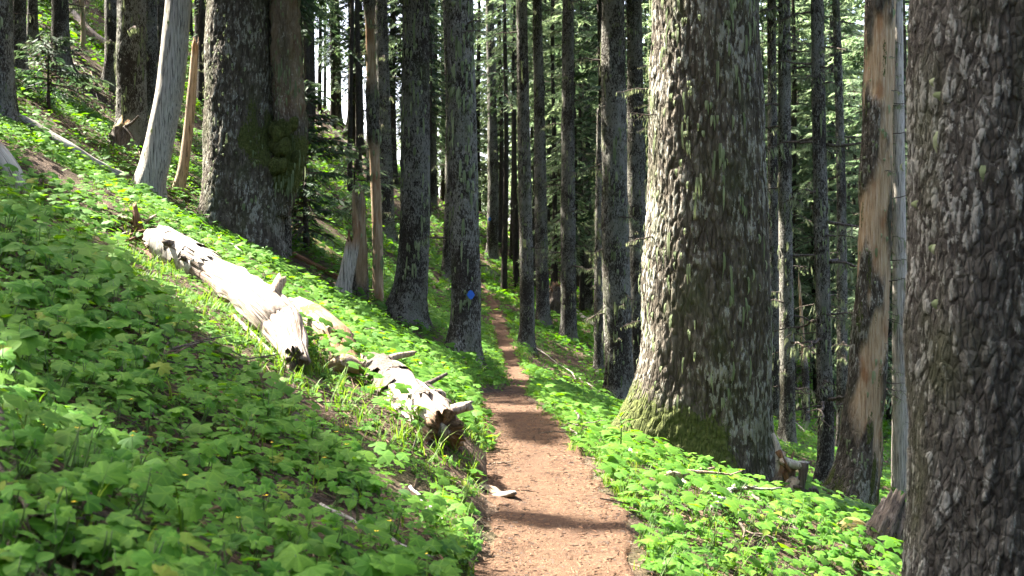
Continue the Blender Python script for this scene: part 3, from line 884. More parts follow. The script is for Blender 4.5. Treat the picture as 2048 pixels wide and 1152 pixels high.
tree('far_l4', 'distant trunk with bent foot right of the bright sky gap', [(694, 272), (702, 230), (703, 100), (702, 0)], 15, 'fir', 25, beards=0, branches=6, br=(.4, 1.2))
tree('far_l5', 'dim distant trunk between the bent-foot trunk and the half-peeled one', [(722, 300), (720, 150), (719, 0)], 12, 'fir', 25, beards=0, branches=5, br=(.4, 1.2))

# --- downhill right
tree('right_a', 'dark straight trunk right of the massive fir, rising from the lit grass', [(1576, 892), (1574, 700), (1570, 350), (1568, 0)], 30, 'fir', 30, beards=70, branches=12, br=(.4, 1.4))
tree('right_a_back', 'paler lichen-covered trunk tucked close behind the massive fir', [(1547, 845), (1547, 600), (1545, 300), (1543, 0)], 23, 'fir', 28, beards=50, branches=6, br=(.3, .9))
tree('right_b', 'dark trunk with curved foot between the straight trunk and the decaying one', [(1643, 985), (1652, 900), (1648, 700), (1640, 350), (1634, 0)], 31, 'fir', 30, beards=70, branches=16, br=(.4, 1.6))
tree('right_c', 'short leaning trunk with bleached upper half in the downhill gap', [(1612, 853), (1611, 760), (1606, 680), (1598, 560)], 14, 'fir', 9, name='snag', cat='snag', crown=False, top_jag=.3, beards=10, branches=3, bare=lambda T, Z, h: np.clip((h - 2.2) * 2, 0, 1))
tree('right_d', 'slim trunk with orange split foot just left of the decaying trunk', [(1683, 905), (1684, 700), (1682, 350), (1672, 0)], 22, 'fir', 26, beards=30, branches=8, br=(.4, 1.2), bare=lambda T, Z, h: np.clip(1.6 - h * .8, 0, 1) * (np.cos(T - (-.9)) > .3))
dd35 = hit(1700, 1040)[1]
def bare_decay(T, Z, h):
    n = fbm3(np.cos(T) * 1.1 + 4, np.sin(T) * 1.1, Z * .75, 14, 3)
    right = np.cos(T - (-PI / 2 + .5))
    v = np.clip((n - .44) * 9 + right * .8, 0, 1) * np.clip((h - 1.6) * 1.6 + right, 0, 1)
    strip = np.clip(1 - np.abs(np.angle(np.exp(1j * (T - (-.42))))) / .28, 0, 1) * 2
    return np.clip(np.maximum(v, strip), 0, 1)
tree('decaying', 'decaying trunk shedding bark over tan wood, between slim trunks and the front trunk', [(1698, 1030), (1722, 900), (1742, 650), (1754, 300), (1764, 0)], 76, 'old', 24, name='dead_tree', crown=False, seg=90, rows=200, beards=90, bl=(.05, .25), branches=12, br=(.1, .4), bare=bare_decay, flare=.95, flh=.65, moss=lambda T, Z, h: np.clip(.62 - h * .35, 0, .6) * (.6 + .8 * noise3(np.cos(T) * 2, np.sin(T) * 2, Z * 1.5, 4)) + .5 * (noise3(np.cos(T) * 2.5, np.sin(T) * 2.5, Z * 1.1, 6) > .72), brth=(-.3, .9))
tree('pale_snag', 'smooth pale barkless snag hugging the front trunk on the downhill side', [(1800, 990), (1800, 700), (1798, 350), (1796, 0)], 33, 'wood_silver', 18, name='snag', cat='snag', crown=False, beards=40, branches=9, br=(.08, .3), flare=.1, brth=(-PI / 2, 1.2))

# blue trail blazes
def blaze(key, px, py, size):
    root, tr, base, R, d = TREES[key]
    p = at(px, py, d)
    G = tr.grid + tr.base
    row = int(np.argmin(np.abs(G[:, 0, 2] - p[2])))
    front = G[row, :, 1] < d
    col = int(np.argmin(np.abs(G[row, :, 0] - p[0]) + np.where(front, 0, 9)))
    q = G[row, col]; a = tr.th[col]
    out = np.array([math.cos(a), math.sin(a), 0]); tan = np.array([-out[1], out[0], 0])
    s = size / F * d / 2
    ring = [(math.cos(k), math.sin(k)) for k in (0, .9, PI / 2, 2.2, PI, 4.0, 1.5 * PI, 5.4)]
    rr_ = [1, .85, 1, .85, 1, .85, 1, .85]
    V = [q + out * .055 + tan * c * s * r_ * .85 + np.array([0, 0, 1]) * s_ * s * r_ for (c, s_), r_ in zip(ring, rr_)]
    V += [v - out * .06 for v in V]
    A = np.array(V) - q
    n = 8
    Qd = np.array([[i, (i + 1) % n, n + (i + 1) % n, n + i] for i in range(n)])
    T = np.array([[0, i, i + 1] for i in range(1, n - 1)])
    me = new_mesh('trail_blaze', A, [Qd, T], MAT['blaze_blue'], False)
    return link('trail_blaze', me, None, q)
tag(blaze('blaze', 941, 587, 19), 'blue diamond trail blaze on the trunk beside the path', 'trail blaze')
tag(blaze('far_blaze', 979, 439, 8), 'tiny blue trail blaze on the distant trunk up the path', 'trail blaze')

# trunk flanks that catch the sun
for key, h0, h1 in (('big', .9, 7.5), ('pair_back', 1.0, 9), ('broken_thin', 2, 7), ('behind_blaze', 4, 12), ('short_snag', .8, 4)):
    root, tr, base, R, d = TREES[key]
    for hh_ in np.arange(h0, h1, .1):
        th_ = np.linspace(PI * .75, PI * 1.35, 7)
        mark_lit(np.stack([base[0] + R * np.cos(th_), base[1] + R * np.sin(th_), np.full(7, base[2] + hh_)], -1))

# ------------------------------------------------------------------ conifers with foliage
def conifer_meshes(H, cb, Rb, nb, per, fl, seed, r0, mat, droop=.25, dense=1.0, sparse_low=True):
    rg = np.random.default_rng(seed)
    z = np.linspace(-.6, H, 26)
    P = np.stack([.06 * np.sin(z * .4 + seed), .06 * np.cos(z * .33 + seed), z], -1)
    rad = r0 * np.clip(1 - z / H, .03, 1) ** .8 * (1 + .5 * np.exp(-np.clip(z, 0, None) / .3))
    V, Q, T = tube(P, rad, 10, lambda th, s, R: .1 * R * (noise3(np.cos(th) * 2, np.sin(th) * 2, s * 2, seed) - .5))
    trunk = new_mesh('trunk', V, [Q, T], MAT['bark_fir'])
    A = Acc()
    hs = cb + (H - cb) * (np.arange(nb) + rg.random(nb)) / nb
    for h in hs:
        f = (h - cb) / (H - cb)
        L = Rb * (1 - f) ** .75 * (.55 + .6 * rg.random()) + .12
        if sparse_low and f < .25: L *= .6 + .5 * rg.random()
        a = rg.random() * 2 * PI
        up = .35 * f - droop * (1 - f) + (rg.random() - .5) * .5
        n = 6
        tt = np.linspace(0, 1, n)
        dirh = np.array([math.cos(a), math.sin(a), 0])
        B = np.array([0, 0, h]) + dirh * (tt * L)[:, None] + np.array([0, 0, 1]) * (up * tt * L - .28 * L * tt ** 2 * (1 - f))[:, None]
        Vv, Q, T = tube(B, np.linspace(.012 + .008 * L, .004, n), 3, cap=False); A.add(Vv, Q, None, 0, tint=.2)
        k = int(per * (.4 + L / Rb) * dense)
        s = .15 + .85 * rg.random(k) ** .8
        p = np.stack([np.interp(s, tt, B[:, c]) for c in range(3)], -1)
        side = np.cross(dirh, [0, 0, 1])
        sg = rg.choice([-1, 1], k)[:, None]
        D = unit(dirh * (.55 + .5 * rg.random((k, 1))) + side * sg * (.5 + .6 * rg.random((k, 1))) + np.array([0, 0, -1]) * (.05 + .55 * rg.random((k, 1))))
        p2 = p + side * sg * (rg.random((k, 1)) * .18 * L * (1 - s[:, None] * .6))
        N = unit(np.array([0, 0, 1]) + (rg.random((k, 3)) - .5) * 1.2)
        Vv, T = kites(p2, D, N, fl * (.5 + .9 * rg.random(k)), fl * (.10 + .10 * rg.random(k)), .2)
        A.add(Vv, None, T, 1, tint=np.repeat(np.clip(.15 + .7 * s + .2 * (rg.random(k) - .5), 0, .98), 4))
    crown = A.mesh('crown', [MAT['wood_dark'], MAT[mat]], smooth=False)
    return trunk, crown

def conifer(meshes, loc, rz, sc, name, label, cat, group=None):
    root = link(name, None, None, loc, (0, 0, rz), sc)
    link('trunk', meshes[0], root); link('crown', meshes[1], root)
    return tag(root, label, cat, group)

# young firs among the trunks
p = hit(612, 500)
conifer(conifer_meshes(2.75, .35, 1.25, 90, 34, .15, 41, .045, 'needle', .12, 1.0, False), p - [0, 0, .05], .4, p[1] / 19.0 * .86, 'young_fir', 'dark bushy young fir beside the forked trunk', 'young fir')
p = hit(103, 228)
conifer(conifer_meshes(1.5, .45, 1.35, 34, 34, .15, 43, .035, 'needle', .05, 1.0, False), p - [0, 0, .05], 1.4, p[1] / 20.0 * .8, 'young_fir', 'low flat-topped fir sapling above the grey fallen pole', 'young fir')
p = hit(716, 470)
conifer(conifer_meshes(1.6, .5, .8, 24, 22, .16, 44, .025, 'needle_far', .2, 1.0, False), p - [0, 0, .05], 2.0, p[1] / 24.0, 'young_fir', 'pale spindly fir sapling behind the split stump', 'young fir')

# the forest behind, each tree its own
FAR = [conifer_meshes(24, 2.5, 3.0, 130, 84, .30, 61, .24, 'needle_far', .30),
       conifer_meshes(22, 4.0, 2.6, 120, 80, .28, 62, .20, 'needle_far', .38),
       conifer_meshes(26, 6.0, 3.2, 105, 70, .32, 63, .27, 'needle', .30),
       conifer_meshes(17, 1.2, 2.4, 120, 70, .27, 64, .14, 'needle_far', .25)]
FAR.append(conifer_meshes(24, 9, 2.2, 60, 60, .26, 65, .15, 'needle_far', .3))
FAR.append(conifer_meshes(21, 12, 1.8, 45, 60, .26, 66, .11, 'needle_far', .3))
rg = np.random.default_rng(8)
spots = []
def far_spot(px, d, v, sc):
    x = (px - 1024) / F * d
    spots.append((x, d, v, sc))
for px in np.arange(1000, 1860, 46):           # downhill side
    for d0 in ((52, 66, 84) if px > 1100 else (84,)):
        d = d0 + rg.random() * 12
        far_spot(px + rg.random() * 46, d, int(rg.choice([0, 1, 1, 3, 2])), .8 + .4 * rg.random())
for px in list(np.arange(1180, 1880, 40)) + list(np.arange(1170, 1880, 30)):
    far_spot(px + rg.random() * 40, 100 + 30 * rg.random(), int(rg.choice([0, 1])), 1.1 + .3 * rg.random())
for px in np.arange(880, 1240, 30):
    far_spot(px + rg.random() * 30, 99 + 22 * rg.random(), int(rg.choice([0, 1, 2])), 1.0 + .3 * rg.random())
for px in list(np.arange(706, 900, 24)) + [602, 588, 400, 395, 80, 20]:
    far_spot(px + rg.random() * 12, 78 + 16 * rg.random() if px > 560 else 46 + 8 * rg.random(), 2 if px < 800 else int(rg.choice([1, 2])), .9 + .25 * rg.random())
for px in np.arange(335, 600, 20):  # mostly hidden conifers, added to shade the ridge slope
    far_spot(px + rg.random() * 14, 58 + 36 * rg.random(), 2, .9 + .25 * rg.random())
for px in (608, 632, 664, 690, 712, 734, 758, 792, 812, 838):
    far_spot(px + rg.random() * 8, 84 + 8 * rg.random(), 2, .55 + .3 * rg.random())
for px in np.arange(930, 1240, 15):
    far_spot(px + rg.random() * 12, 90 + 36 * rg.random(), int(rg.choice([0, 2, 3, 1])), .9 + .4 * rg.random())
for px in np.arange(1180, 1880, 20):
    far_spot(px + rg.random() * 20, 104 + 40 * rg.random(), int(rg.choice([0, 3, 2])), 1.1 + .4 * rg.random())
for lo_, hi_, n_ in ((1000, 1200, 28), (1538, 1720, 26), (600, 880, 12)):
    for k in range(n_):
        far_spot(lo_ + (hi_ - lo_) * rg.random(), 62 + 34 * rg.random(), int(rg.choice([4, 5])), .8 + .5 * rg.random())
for px in (862, 870, 878, 886, 894, 640, 664, 690):
    far_spot(px, 97 + 10 * rg.random() if px > 800 else 88 + 6 * rg.random(), 0 if px > 800 else 2, 1.0 + .2 * rg.random() if px > 800 else .45)
kept = []
for x, y, v, sc in spots:
    if y < 98 and (abs(x - float(tab(XT, y))) < 1.3 or 958 < 1024 + F * x / y < 1000): continue
    if any((x - a) ** 2 + (y - b) ** 2 < 1.1 for a, b, _, _ in kept): continue
    kept.append((x, y, v, sc))
for x, y, v, sc in kept:
    px = 1024 + F * x / y
    if px > 1180:
        zone = [z_[1] for z_ in ((1300, 'between the slim trunks left of the massive fir'), (1535, 'behind the massive fir trunk'), (1600, 'in the gap just right of the massive fir'), (1660, 'around the dark trunk with curved foot'), (1740, 'behind the decaying trunk'), (9999, 'behind the front trunk and the pale snag')) if px < z_[0]][0]
        lab, g = ('tall leafy' if y < 66 else 'dim' if y < 100 else 'farthest') + ' downhill conifer ' + zone, 'conifers in the downhill forest'
    elif px > 860: lab, g = ('far' if y < 98 else 'farthest') + ' conifer ' + ('behind the blue-blazed fir' if px < 960 else 'beyond the second blazed trunk' if px < 1030 else 'behind the slender trunks right of the far trail' if px < 1110 else 'behind the root plate'), 'conifers beyond the end of the trail'
    else: lab, g = ('dark ridge conifer behind the left slope trunks' if px < 410 else 'dark ridge conifer hidden behind the forked trunk' if px < 600 else 'dark ridge conifer at the bright sky gap' if px < 715 else 'dark ridge conifer behind the half-peeled trunk' if px < 800 else 'dark ridge conifer behind the thick swollen-based fir'), 'conifers on the upper ridge'
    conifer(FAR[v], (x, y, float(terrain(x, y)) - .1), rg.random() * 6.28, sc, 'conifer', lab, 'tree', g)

# ------------------------------------------------------------------ crowns overhead, thinned where sun reaches the ground
LITK = np.array(sorted(LIT), np.int64)
LITH = np.unique(LITK[:, 0] * 1000003 + LITK[:, 1])
LITK = np.array(sorted(LIT | LITF), np.int64)
LITH2 = np.unique(LITK[:, 0] * 1000003 + LITK[:, 1])
def in_lit(P, H_=None):
    a = np.floor(P @ E1 / CELL).astype(np.int64); b = np.floor(P @ E2 / CELL).astype(np.int64)
    return np.isin(a * 1000003 + b, LITH if H_ is None else H_)
# stretches of trail that lie in leaf shade
SHADE = [[(962, 806), (1085, 808), (1090, 812), (962, 810)], [(966, 828), (1100, 832), (1125, 892), (968, 888)], [(975, 934), (1160, 936), (1180, 958), (978, 960)], [(982, 1034), (1250, 1040), (1270, 1072), (982, 1066)],
         [(1000, 705), (1050, 705), (1060, 765), (1020, 765)], [(990, 662), (1035, 662), (1040, 686), (995, 686)]]
SHP = []
rg = np.random.default_rng(31)
for poly in SHADE:
    p_ = np.array(poly, float)
    gx, gy = np.meshgrid(np.arange(p_[:, 0].min(), p_[:, 0].max(), 14), np.arange(p_[:, 1].min(), p_[:, 1].max(), 4))
    m = inpoly(gx, gy, poly); P, ok = hits(gx[m], gy[m]); SHP.append(P[ok])
ds_ = hit(1762, 1120)[1]  # crown sprays are added to shade the leaning stump as well
for yy_ in np.arange(985, 1130, 12):
    for xx_ in np.arange(1700, 1815, 14): SHP.append(at(xx_, yy_, ds_)[None])
SHP = np.concatenate(SHP)
OFF = []
rg = np.random.default_rng(21)
for _ in range(3600):
    y = 4 + 84 * rg.random(); x = -4 - 52 * rg.random()
    if x / y > -.43: continue
    if any((x - a_) ** 2 + (y - b_) ** 2 < 2.9 ** 2 for a_, b_, _z in OFF): continue
    z = float(terrain(x, y, False))
    tp = np.stack([np.full(130, x), np.full(130, y), z + np.arange(130) * .2], -1)
    if in_lit(tp).sum() > 8: continue
    # only trees whose shade reaches ground the camera sees
    reach = False
    for hc in (10, 15, 20, 25):
        s_ = np.arange(4, 60, .5)
        q = np.array([x, y, z + hc]) - SUN_DIR * s_[:, None]
        u_ = q[:, 2] < terrain(q[:, 0], q[:, 1], False)
        if u_.any():
            q = q[int(np.argmax(u_))]
            if q[1] > 3 and abs(q[0] / q[1]) < .42 and q[1] < 92: reach = True
    if reach: OFF.append((x, y, z))
z_ = np.linspace(-.6, 26, 22)
Vv, Q, T = tube(np.stack([.1 * np.sin(z_ * .3), .1 * np.cos(z_ * .3), z_], -1), .27 * np.clip(1 - z_ / 27, .05, 1) * (1 + .5 * np.exp(-np.clip(z_, 0, 9) / .4)), 12)
OFFTRUNK = new_mesh('trunk', Vv, [Q, T], MAT['bark_fir'])
for x, y, z in OFF:
    root = link('fir_tree', None, None, (x, y, z))
    link('trunk', OFFTRUNK, root)
    tag(root, 'tall fir uphill beyond the left picture edge', 'tree', 'firs uphill outside the picture')
    CANOPY_TREES.append((root, None, np.array([x, y, z]), 8.0, 26.0))

NSPRAY = 1150
CB = np.array([c_[2] for c_ in CANOPY_TREES])
EXTRA = {}  # sprays added to unseen crowns so their shade falls on chosen patches
for p_ in SHP:
    for k in range(9):
        hgt = 11 + 11 * rg.random()
        q = p_ + SUN_DIR * (hgt / SUN_DIR[2]) + (rg.random(3) - .5) * .25
        ci = int(np.argmin((CB[:, 0] - q[0]) ** 2 + (CB[:, 1] - q[1]) ** 2))
        if (CB[ci, 0] - q[0]) ** 2 + (CB[ci, 1] - q[1]) ** 2 < 6.5 ** 2 and CANOPY_TREES[ci][3] - 2 < q[2] - CB[ci, 2] < CANOPY_TREES[ci][4]: EXTRA.setdefault(ci, []).append(q)
print('extra', sum(len(v) for v in EXTRA.values()), 'of', len(SHP) * 5)
for ci, (root, tr, base, cb, H) in enumerate(CANOPY_TREES):
    rg = np.random.default_rng(500 + ci)
    n = NSPRAY if tr is not None else 1700
    if H - cb < 4: H = cb + 8
    f = rg.random(n) ** 1.25
    h = cb + (H - cb) * f
    a = rg.random(n) * 2 * PI
    # whorled branches
    a = np.round(a / (2 * PI) * 9 + np.floor(h * 1.3) * .37) / 9 * 2 * PI + (rg.random(n) - .5) * .35
    Rm = (3.4 if tr is not None else 4.6) * (1 - f) ** .7 + .3
    rr_ = Rm * rg.random(n) ** .6
    if tr is not None:
        top = tr.grid[-1].mean(0) ; bot = tr.grid[tr.nvis - 1].mean(0)
        tfrac = np.clip((h - bot[2]) / max(1e-3, top[2] - bot[2]), -.2, 1.1)[:, None]
        ax = bot[:2] + (top[:2] - bot[:2]) * tfrac
    else: ax = np.zeros((n, 2))
    P = np.stack([ax[:, 0] + rr_ * np.cos(a), ax[:, 1] + rr_ * np.sin(a), h - .22 * rr_], -1)
    D = unit(np.stack([np.cos(a) + (rg.random(n) - .5) * 1.3, np.sin(a) + (rg.random(n) - .5) * 1.3, -.25 - .4 * rg.random(n)], -1))
    N = unit(np.array([0, 0, 1]) + (rg.random((n, 3)) - .5) * .9)
    L = .55 + .5 * rg.random(n)
    if ci in EXTRA:
        e_ = np.array(EXTRA[ci]) - base; ne = min(len(e_), n)
        P[:ne] = e_[:ne]; L[:ne] = .35 + .15 * rg.random(ne)
        P[:ne] -= D[:ne] * (L[:ne] * .45)[:, None]
    Wp = P + base
    bad = in_lit(Wp, LITH2) | in_lit(Wp + D * (L * .5)[:, None], LITH2) | in_lit(Wp + D * L[:, None], LITH2)
    # nothing may hang into the frame
    tip = Wp + D * L[:, None]
    bad |= (tip[:, 1] > .5) & (np.abs(tip[:, 0]) < .40 * tip[:, 1] + .3) & (tip[:, 2] - CZ < .218 * tip[:, 1] + .2)
    g = ~bad
    Vv, T = kites(P[g], D[g], N[g], L[g], L[g] * (.2 + .12 * rg.random(g.sum())), .15)
    A = Acc(); A.add(Vv, None, T, 0, tint=np.repeat(rg.random(g.sum()) * .8, 4))
    link('crown', A.mesh('crown', MAT['needle'], smooth=False), root)
# unseen trees of the same forest, added behind and downhill to darken ambient light
rg = np.random.default_rng(77)
AROUND = []
for _ in range(900):
    x = -26 + 62 * rg.random(); y = -34 + 92 * rg.random()
    if y > 0 and (abs(x) < .47 * y + 2.0 or x < 0): continue
    if y > 0 and x < .47 * y + 4.5: continue
    if x * x + y * y < 25: continue
    if x < -2 and y > -6: continue
    if any((x - a_) ** 2 + (y - b_) ** 2 < 4.2 ** 2 for a_, b_ in AROUND): continue
    AROUND.append((x, y))
for k, (x, y) in enumerate(AROUND):
    conifer(FAR[k % 4], (x, y, float(terrain(x, y)) - .1), rg.random() * 6.28, .9 + .3 * rg.random(), 'conifer', 'unseen conifer of the same forest, added to darken the ambient light', 'tree', 'unseen forest added around the viewpoint')
print('around', len(AROUND))
print('off-frame trees', len(OFF), 'canopy', len(CANOPY_TREES), 'far', len(kept))
for k, (root, tr, base, R, d) in TREES.items():
    print('%-18s d=%.1f x=%.2f z=%.2f D=%.2f' % (k, d, base[0], base[2], 2 * R))
# ------------------------------------------------------------------ fallen logs
def log_mesh(pts, rad, seg, rows, mat, seed, amp=.018, jag=(.15, .2), moss=None, raw_ends=.12, zscale=2.0, name='log', rawf=None):
    P = resample(np.array(pts), rows)
    k = np.linspace(0, 1, len(rad)); R = np.interp(np.linspace(0, 1, rows), k, rad)
    def disp(T, S, Rr):
        n = fbm3(np.cos(T) * Rr * 14, np.sin(T) * Rr * 14, S * zscale, seed, 3)
        m = noise3(np.cos(T) * 1.4, np.sin(T) * 1.4, S * 2.2, seed + 2)
        cr = np.abs(fbm3(np.cos(T) * 4, np.sin(T) * 4, S * .3, seed + 4, 2) - .5)
        return amp * 2 * (n - .5) + .28 * Rr * (m - .5) - amp * 1.3 * np.exp(-(cr / .02) ** 2)
    Vv, Q, T = tube(P, R, seg, disp, True, jag, seed)
    s = np.repeat(np.linspace(0, 1, rows), seg)
    wz = np.repeat(P[:, 2], seg)
    mv = np.zeros(len(Vv))
    if moss is not None: mv[:-2] = moss(s, Vv[:-2], P)
    Ln = np.linalg.norm(np.diff(P, axis=0), axis=1).sum()
    raw = np.ones(len(Vv)); raw[:-2] = np.clip(1 - np.minimum(s, 1 - s) * Ln / max(raw_ends, 1e-3), 0, 1) * .8
    TH_ = np.tile(np.linspace(0, 2 * PI, seg, endpoint=False), rows); RR_ = np.repeat(R, seg)
    if rawf is not None: raw[:-2] = rawf(s, Vv[:-2]); raw[-2:] = .3
    org = P[0].copy()
    return new_mesh(name, Vv - org, [Q, T], MAT[mat], True, dict(moss=np.clip(mv, 0, 1), raw=raw, ga=np.append(np.cos(TH_) * RR_, [0, 0]), gb=np.append(np.sin(TH_) * RR_, [0, 0]), gc=np.append(s * Ln, [0, Ln]) + seed)), org, P, R

def stub(root, org, p0, p1, r0, r1, mat, seed, name='branch_stub'):
    p0 = np.asarray(p0, float); p1 = np.asarray(p1, float)
    rg = np.random.default_rng(seed)
    mid = (p0 + p1) / 2 + (rg.random(3) - .5) * np.linalg.norm(p1 - p0) * .22
    P = resample(np.array([p0, mid, p1]), 9)
    Vv, Q, T = tube(P, np.linspace(r0, r1, 9), 9, lambda th, s, R: .3 * R * (noise3(np.cos(th) * 2, np.sin(th) * 2, s * 14, seed) - .5), True, (0, r1 * 1.3), seed)
    me = new_mesh(name, Vv - org, [Q, T], MAT[mat])
    return link(name, me, root)

UPV = np.array([0, 0, 1.0])
def on_ground(px, py, lift): return hit(px, py) + UPV * lift
def axis_from_lower_edge(edge, rads, lift=0.0):
    out = []
    for (x, y), r in zip(edge, rads):
        p = hit(x, y); out.append(p + np.array([.12, .45, .88]) * (r + lift))
    return out

# upper log: barkless, sun-bleached
ed = [(312, 520), (380, 556), (450, 600), (515, 655), (560, 705), (585, 745)]
ra = [.19, .185, .18, .18, .165, .09]
AX = axis_from_lower_edge(ed, ra, .03)
me, org, P1, R1 = log_mesh(AX, ra, 90, 170, 'wood_log', 51, amp=.020, jag=(.10, .34), zscale=1.0, rawf=lambda s, V: np.clip((s - .80) * 4, 0, .6) * (noise3(V[:, 0] * 6, V[:, 1] * 6, V[:, 2] * 6, 9) > .4))
root = tag(link('fallen_log', None, None, org), 'long barkless sun-bleached fallen log lying down the left slope', 'log')
link('trunk', me, root)
mark_lit_pts = [P1 + UPV * .2]
i_ = 20
stub(root, org, P1[118], P1[118] + np.array([.02, .20, .33]), .07, .045, 'wood_tan', 3)
stub(root, org, P1[i_], P1[i_] + np.array([-.12, -.23, .12]), .05, .035, 'wood_dark', 4, 'knot')
stub(root, org, P1[34], P1[34] + np.array([-.10, -.225, .03]), .045, .03, 'wood_dark', 5, 'knot')
# bark collar left at the upper end
Vv, Q, T = tube(P1[:44], R1[:44] + .016, 40, lambda th, s, R: .03 * (fbm3(np.cos(th) * 4, np.sin(th) * 4, s * 6, 3, 3) - .5), False, (.1, .22), 5)
th = np.tile(np.linspace(0, 2 * PI, 40, endpoint=False), 44)
keep = (noise3(np.cos(th[Q[:, 0]]) * 1.5 + 3, np.sin(th[Q[:, 0]]) * 1.5, Q[:, 0] // 40 / 9.0, 13) > .40)
link('bark_collar', new_mesh('bark_collar', Vv - org, Q[keep], MAT['wood_silver']), root)

# mossy broken piece behind the lower end
ed = [(590, 700), (645, 722), (690, 748), (716, 768)]
ra = [.19, .20, .19, .12]
AX = [at(585, 628, 12.6), at(630, 652, 12.4), at(668, 690, 12.1), at(702, 745, 11.75)]
me, org, P2, R2 = log_mesh(AX, [.16, .19, .19, .10], 48, 70, 'wood_tan', 57, amp=.028, jag=(.1, .18), zscale=.9, raw_ends=.8, rawf=lambda s, V: np.clip((s - .35) * 3 + (noise3(V[:, 0] * 8, V[:, 1] * 8, V[:, 2] * 8, 3) - .5) * 2, 0, .9),
                           moss=lambda s, V, P: np.clip((.62 - np.abs(s - .3) * 1.6), 0, 1) * (V[:, 2] > np.repeat(P[:, 2], 48) - .02))
root = tag(link('broken_log', None, None, org), 'splintered orange log piece with mossy back, below the bleached log', 'log')
link('trunk', me, root)
stub(root, org, P2[40], P2[40] + np.array([-.30, -.12, .02]), .05, .035, 'wood_tan', 8)
# small mossy chunk
q = hit(688, 752)
me, org, _, _ = log_mesh([q + [-.12, 0, .07], q + [0, .02, .10], q + [.12, .03, .06]], [.06, .085, .05], 20, 16, 'wood_log', 59, amp=.02, jag=(.04, .05), moss=lambda s, V, P: np.full(len(V), .5) * (s < .6))
tag(link('wood_chunk', me, None, org), 'mossy wood chunk lying in grass between the two logs', 'wood')

# lower log with stubs and peeling bark
ed = [(722, 795), (765, 835), (815, 875), (862, 905), (905, 905)]
AX = [at(742, 740, 11.7), at(780, 772, 11.1), at(817, 806, 10.55), at(853, 838, 10.05), at(884, 862, 9.8)]
me, org, P3, R3 = log_mesh(AX, [.16, .185, .20, .20, .16], 64, 100, 'wood_log', 63, amp=.040, jag=(.10, .13), zscale=1.6, raw_ends=.1)
root = tag(link('fallen_log', None, None, org), 'lower sunlit log with broken branch stubs, its end nearly reaching the trail', 'log')
link('trunk', me, root)
def dpt(px, py, d): return at(px, py, d)
stub(root, org, P3[12] + [0, .03, .1], dpt(828, 706, 11.9), .045, .022, 'wood_tan', 11)
stub(root, org, P3[40] + [0.05, .05, .08], dpt(893, 748, 11.5), .035, .014, 'wood_dark', 12)
stub(root, org, P3[62] + [0.04, 0, .08], dpt(885, 790, 10.6), .055, .03, 'wood_log', 13)
stub(root, org, P3[82] + [0.02, -.02, .05], dpt(938, 812, 9.9), .048, .036, 'wood_log', 14)
stub(root, org, P3[22] + [-.08, -.05, 0], dpt(752, 772, 11.3), .03, .02, 'wood_log', 15)
stub(root, org, P3[34] + [-.10, -.05, -.02], dpt(742, 792, 11.0), .04, .02, 'wood_log', 16)
stub(root, org, P3[92] + [0, -.05, 0], dpt(925, 886, 9.95), .06, .02, 'wood_log', 17)
stub(root, org, P3[70] + [-.14, -.08, -.1], dpt(792, 858, 10.4), .03, .035, 'wood_tan', 19)
Vv, Q, T = tube(P3[6:86], R3[6:86] + .02, 44, lambda th, s, R: .035 * (fbm3(np.cos(th) * 4, np.sin(th) * 4, s * 6, 9, 3) - .5), False, (.05, .05), 6)
th = np.tile(np.linspace(0, 2 * PI, 44, endpoint=False), 80)
rowi = Q[:, 0] // 44
upn = Vv[Q[:, 0], 2] - P3[6 + rowi, 2]
keep = noise3(np.cos(th[Q[:, 0]]) * 1.4 + 3, np.sin(th[Q[:, 0]]) * 1.4, rowi / 11.0, 15) > .47 + .25 * (rowi > 40)
link('bark_flakes', new_mesh('bark_flakes', Vv - org, Q[keep], MAT['wood_dark']), root)

for P in (P1, P2, P3):
    for o_ in ([0, 0, .18], [-.15, 0, .1], [.12, 0, .12], [0, -.15, .05]):
        pass

# other fallen wood; px polyline along the ground, diameter in photo pixels
def ground_log(label, px, w, mat, seed, name='fallen_log', cat='log', lift=.6, moss=0.0, jag=.08, rows=50, seg=18, amp=.012, group=None):
    pts = []; rads = []
    for (x, y) in px:
        p = hit(x, y); r = w / 2 / F * p[1]; pts.append(p + UPV * r * lift); rads.append(r)
    me, org, P, R = log_mesh(pts, rads, seg, rows, mat, seed, amp=min(amp, rads[0] * .12), jag=(jag, jag), moss=(lambda s, V, P: np.full(len(V), moss)) if moss else None)
    return tag(link(name, me, None, org), label, cat, group)
ground_log('long grey weathered pole lying down the upper left slope', [(-30, 216), (60, 258), (140, 305), (200, 342), (252, 368)], 20, 'wood_silver', 71, 'fallen_pole', 'log', lift=1.0, rows=70)
ground_log('bright white fallen log at the top left behind the pole-thin trunk', [(142, 36), (175, 72), (222, 110)], 19, 'wood_log', 72, lift=1.1)
ground_log('long dark log lying across the brown far slope', [(625, 225), (680, 278), (738, 332)], 8, 'wood_dark', 73, lift=1.0)  # dark wood on both far slope logs: their shade put into the colour
ground_log('thin log parallel above the long dark log on the brown slope', [(634, 215), (690, 262), (742, 305)], 5, 'wood_dark', 74, lift=1.0)
ground_log('fallen log crossing behind the second blazed trunk', [(958, 432), (1010, 458), (1045, 476)], 9, 'wood_dark', 75, lift=1.2)
ground_log('dark log under the slope beside the far slender trunks', [(1000, 415), (1030, 425), (1062, 440)], 16, 'wood_dark', 76, lift=.8)
ground_log('grey log lying right of the dark root hollow', [(1140, 622), (1165, 640), (1192, 660)], 11, 'wood_silver', 77, lift=1.0)
ground_log('mossy rotting log running down behind the young fir', [(580, 470), (640, 505), (690, 540)], 26, 'wood_dark', 78, lift=.5, moss=.6)
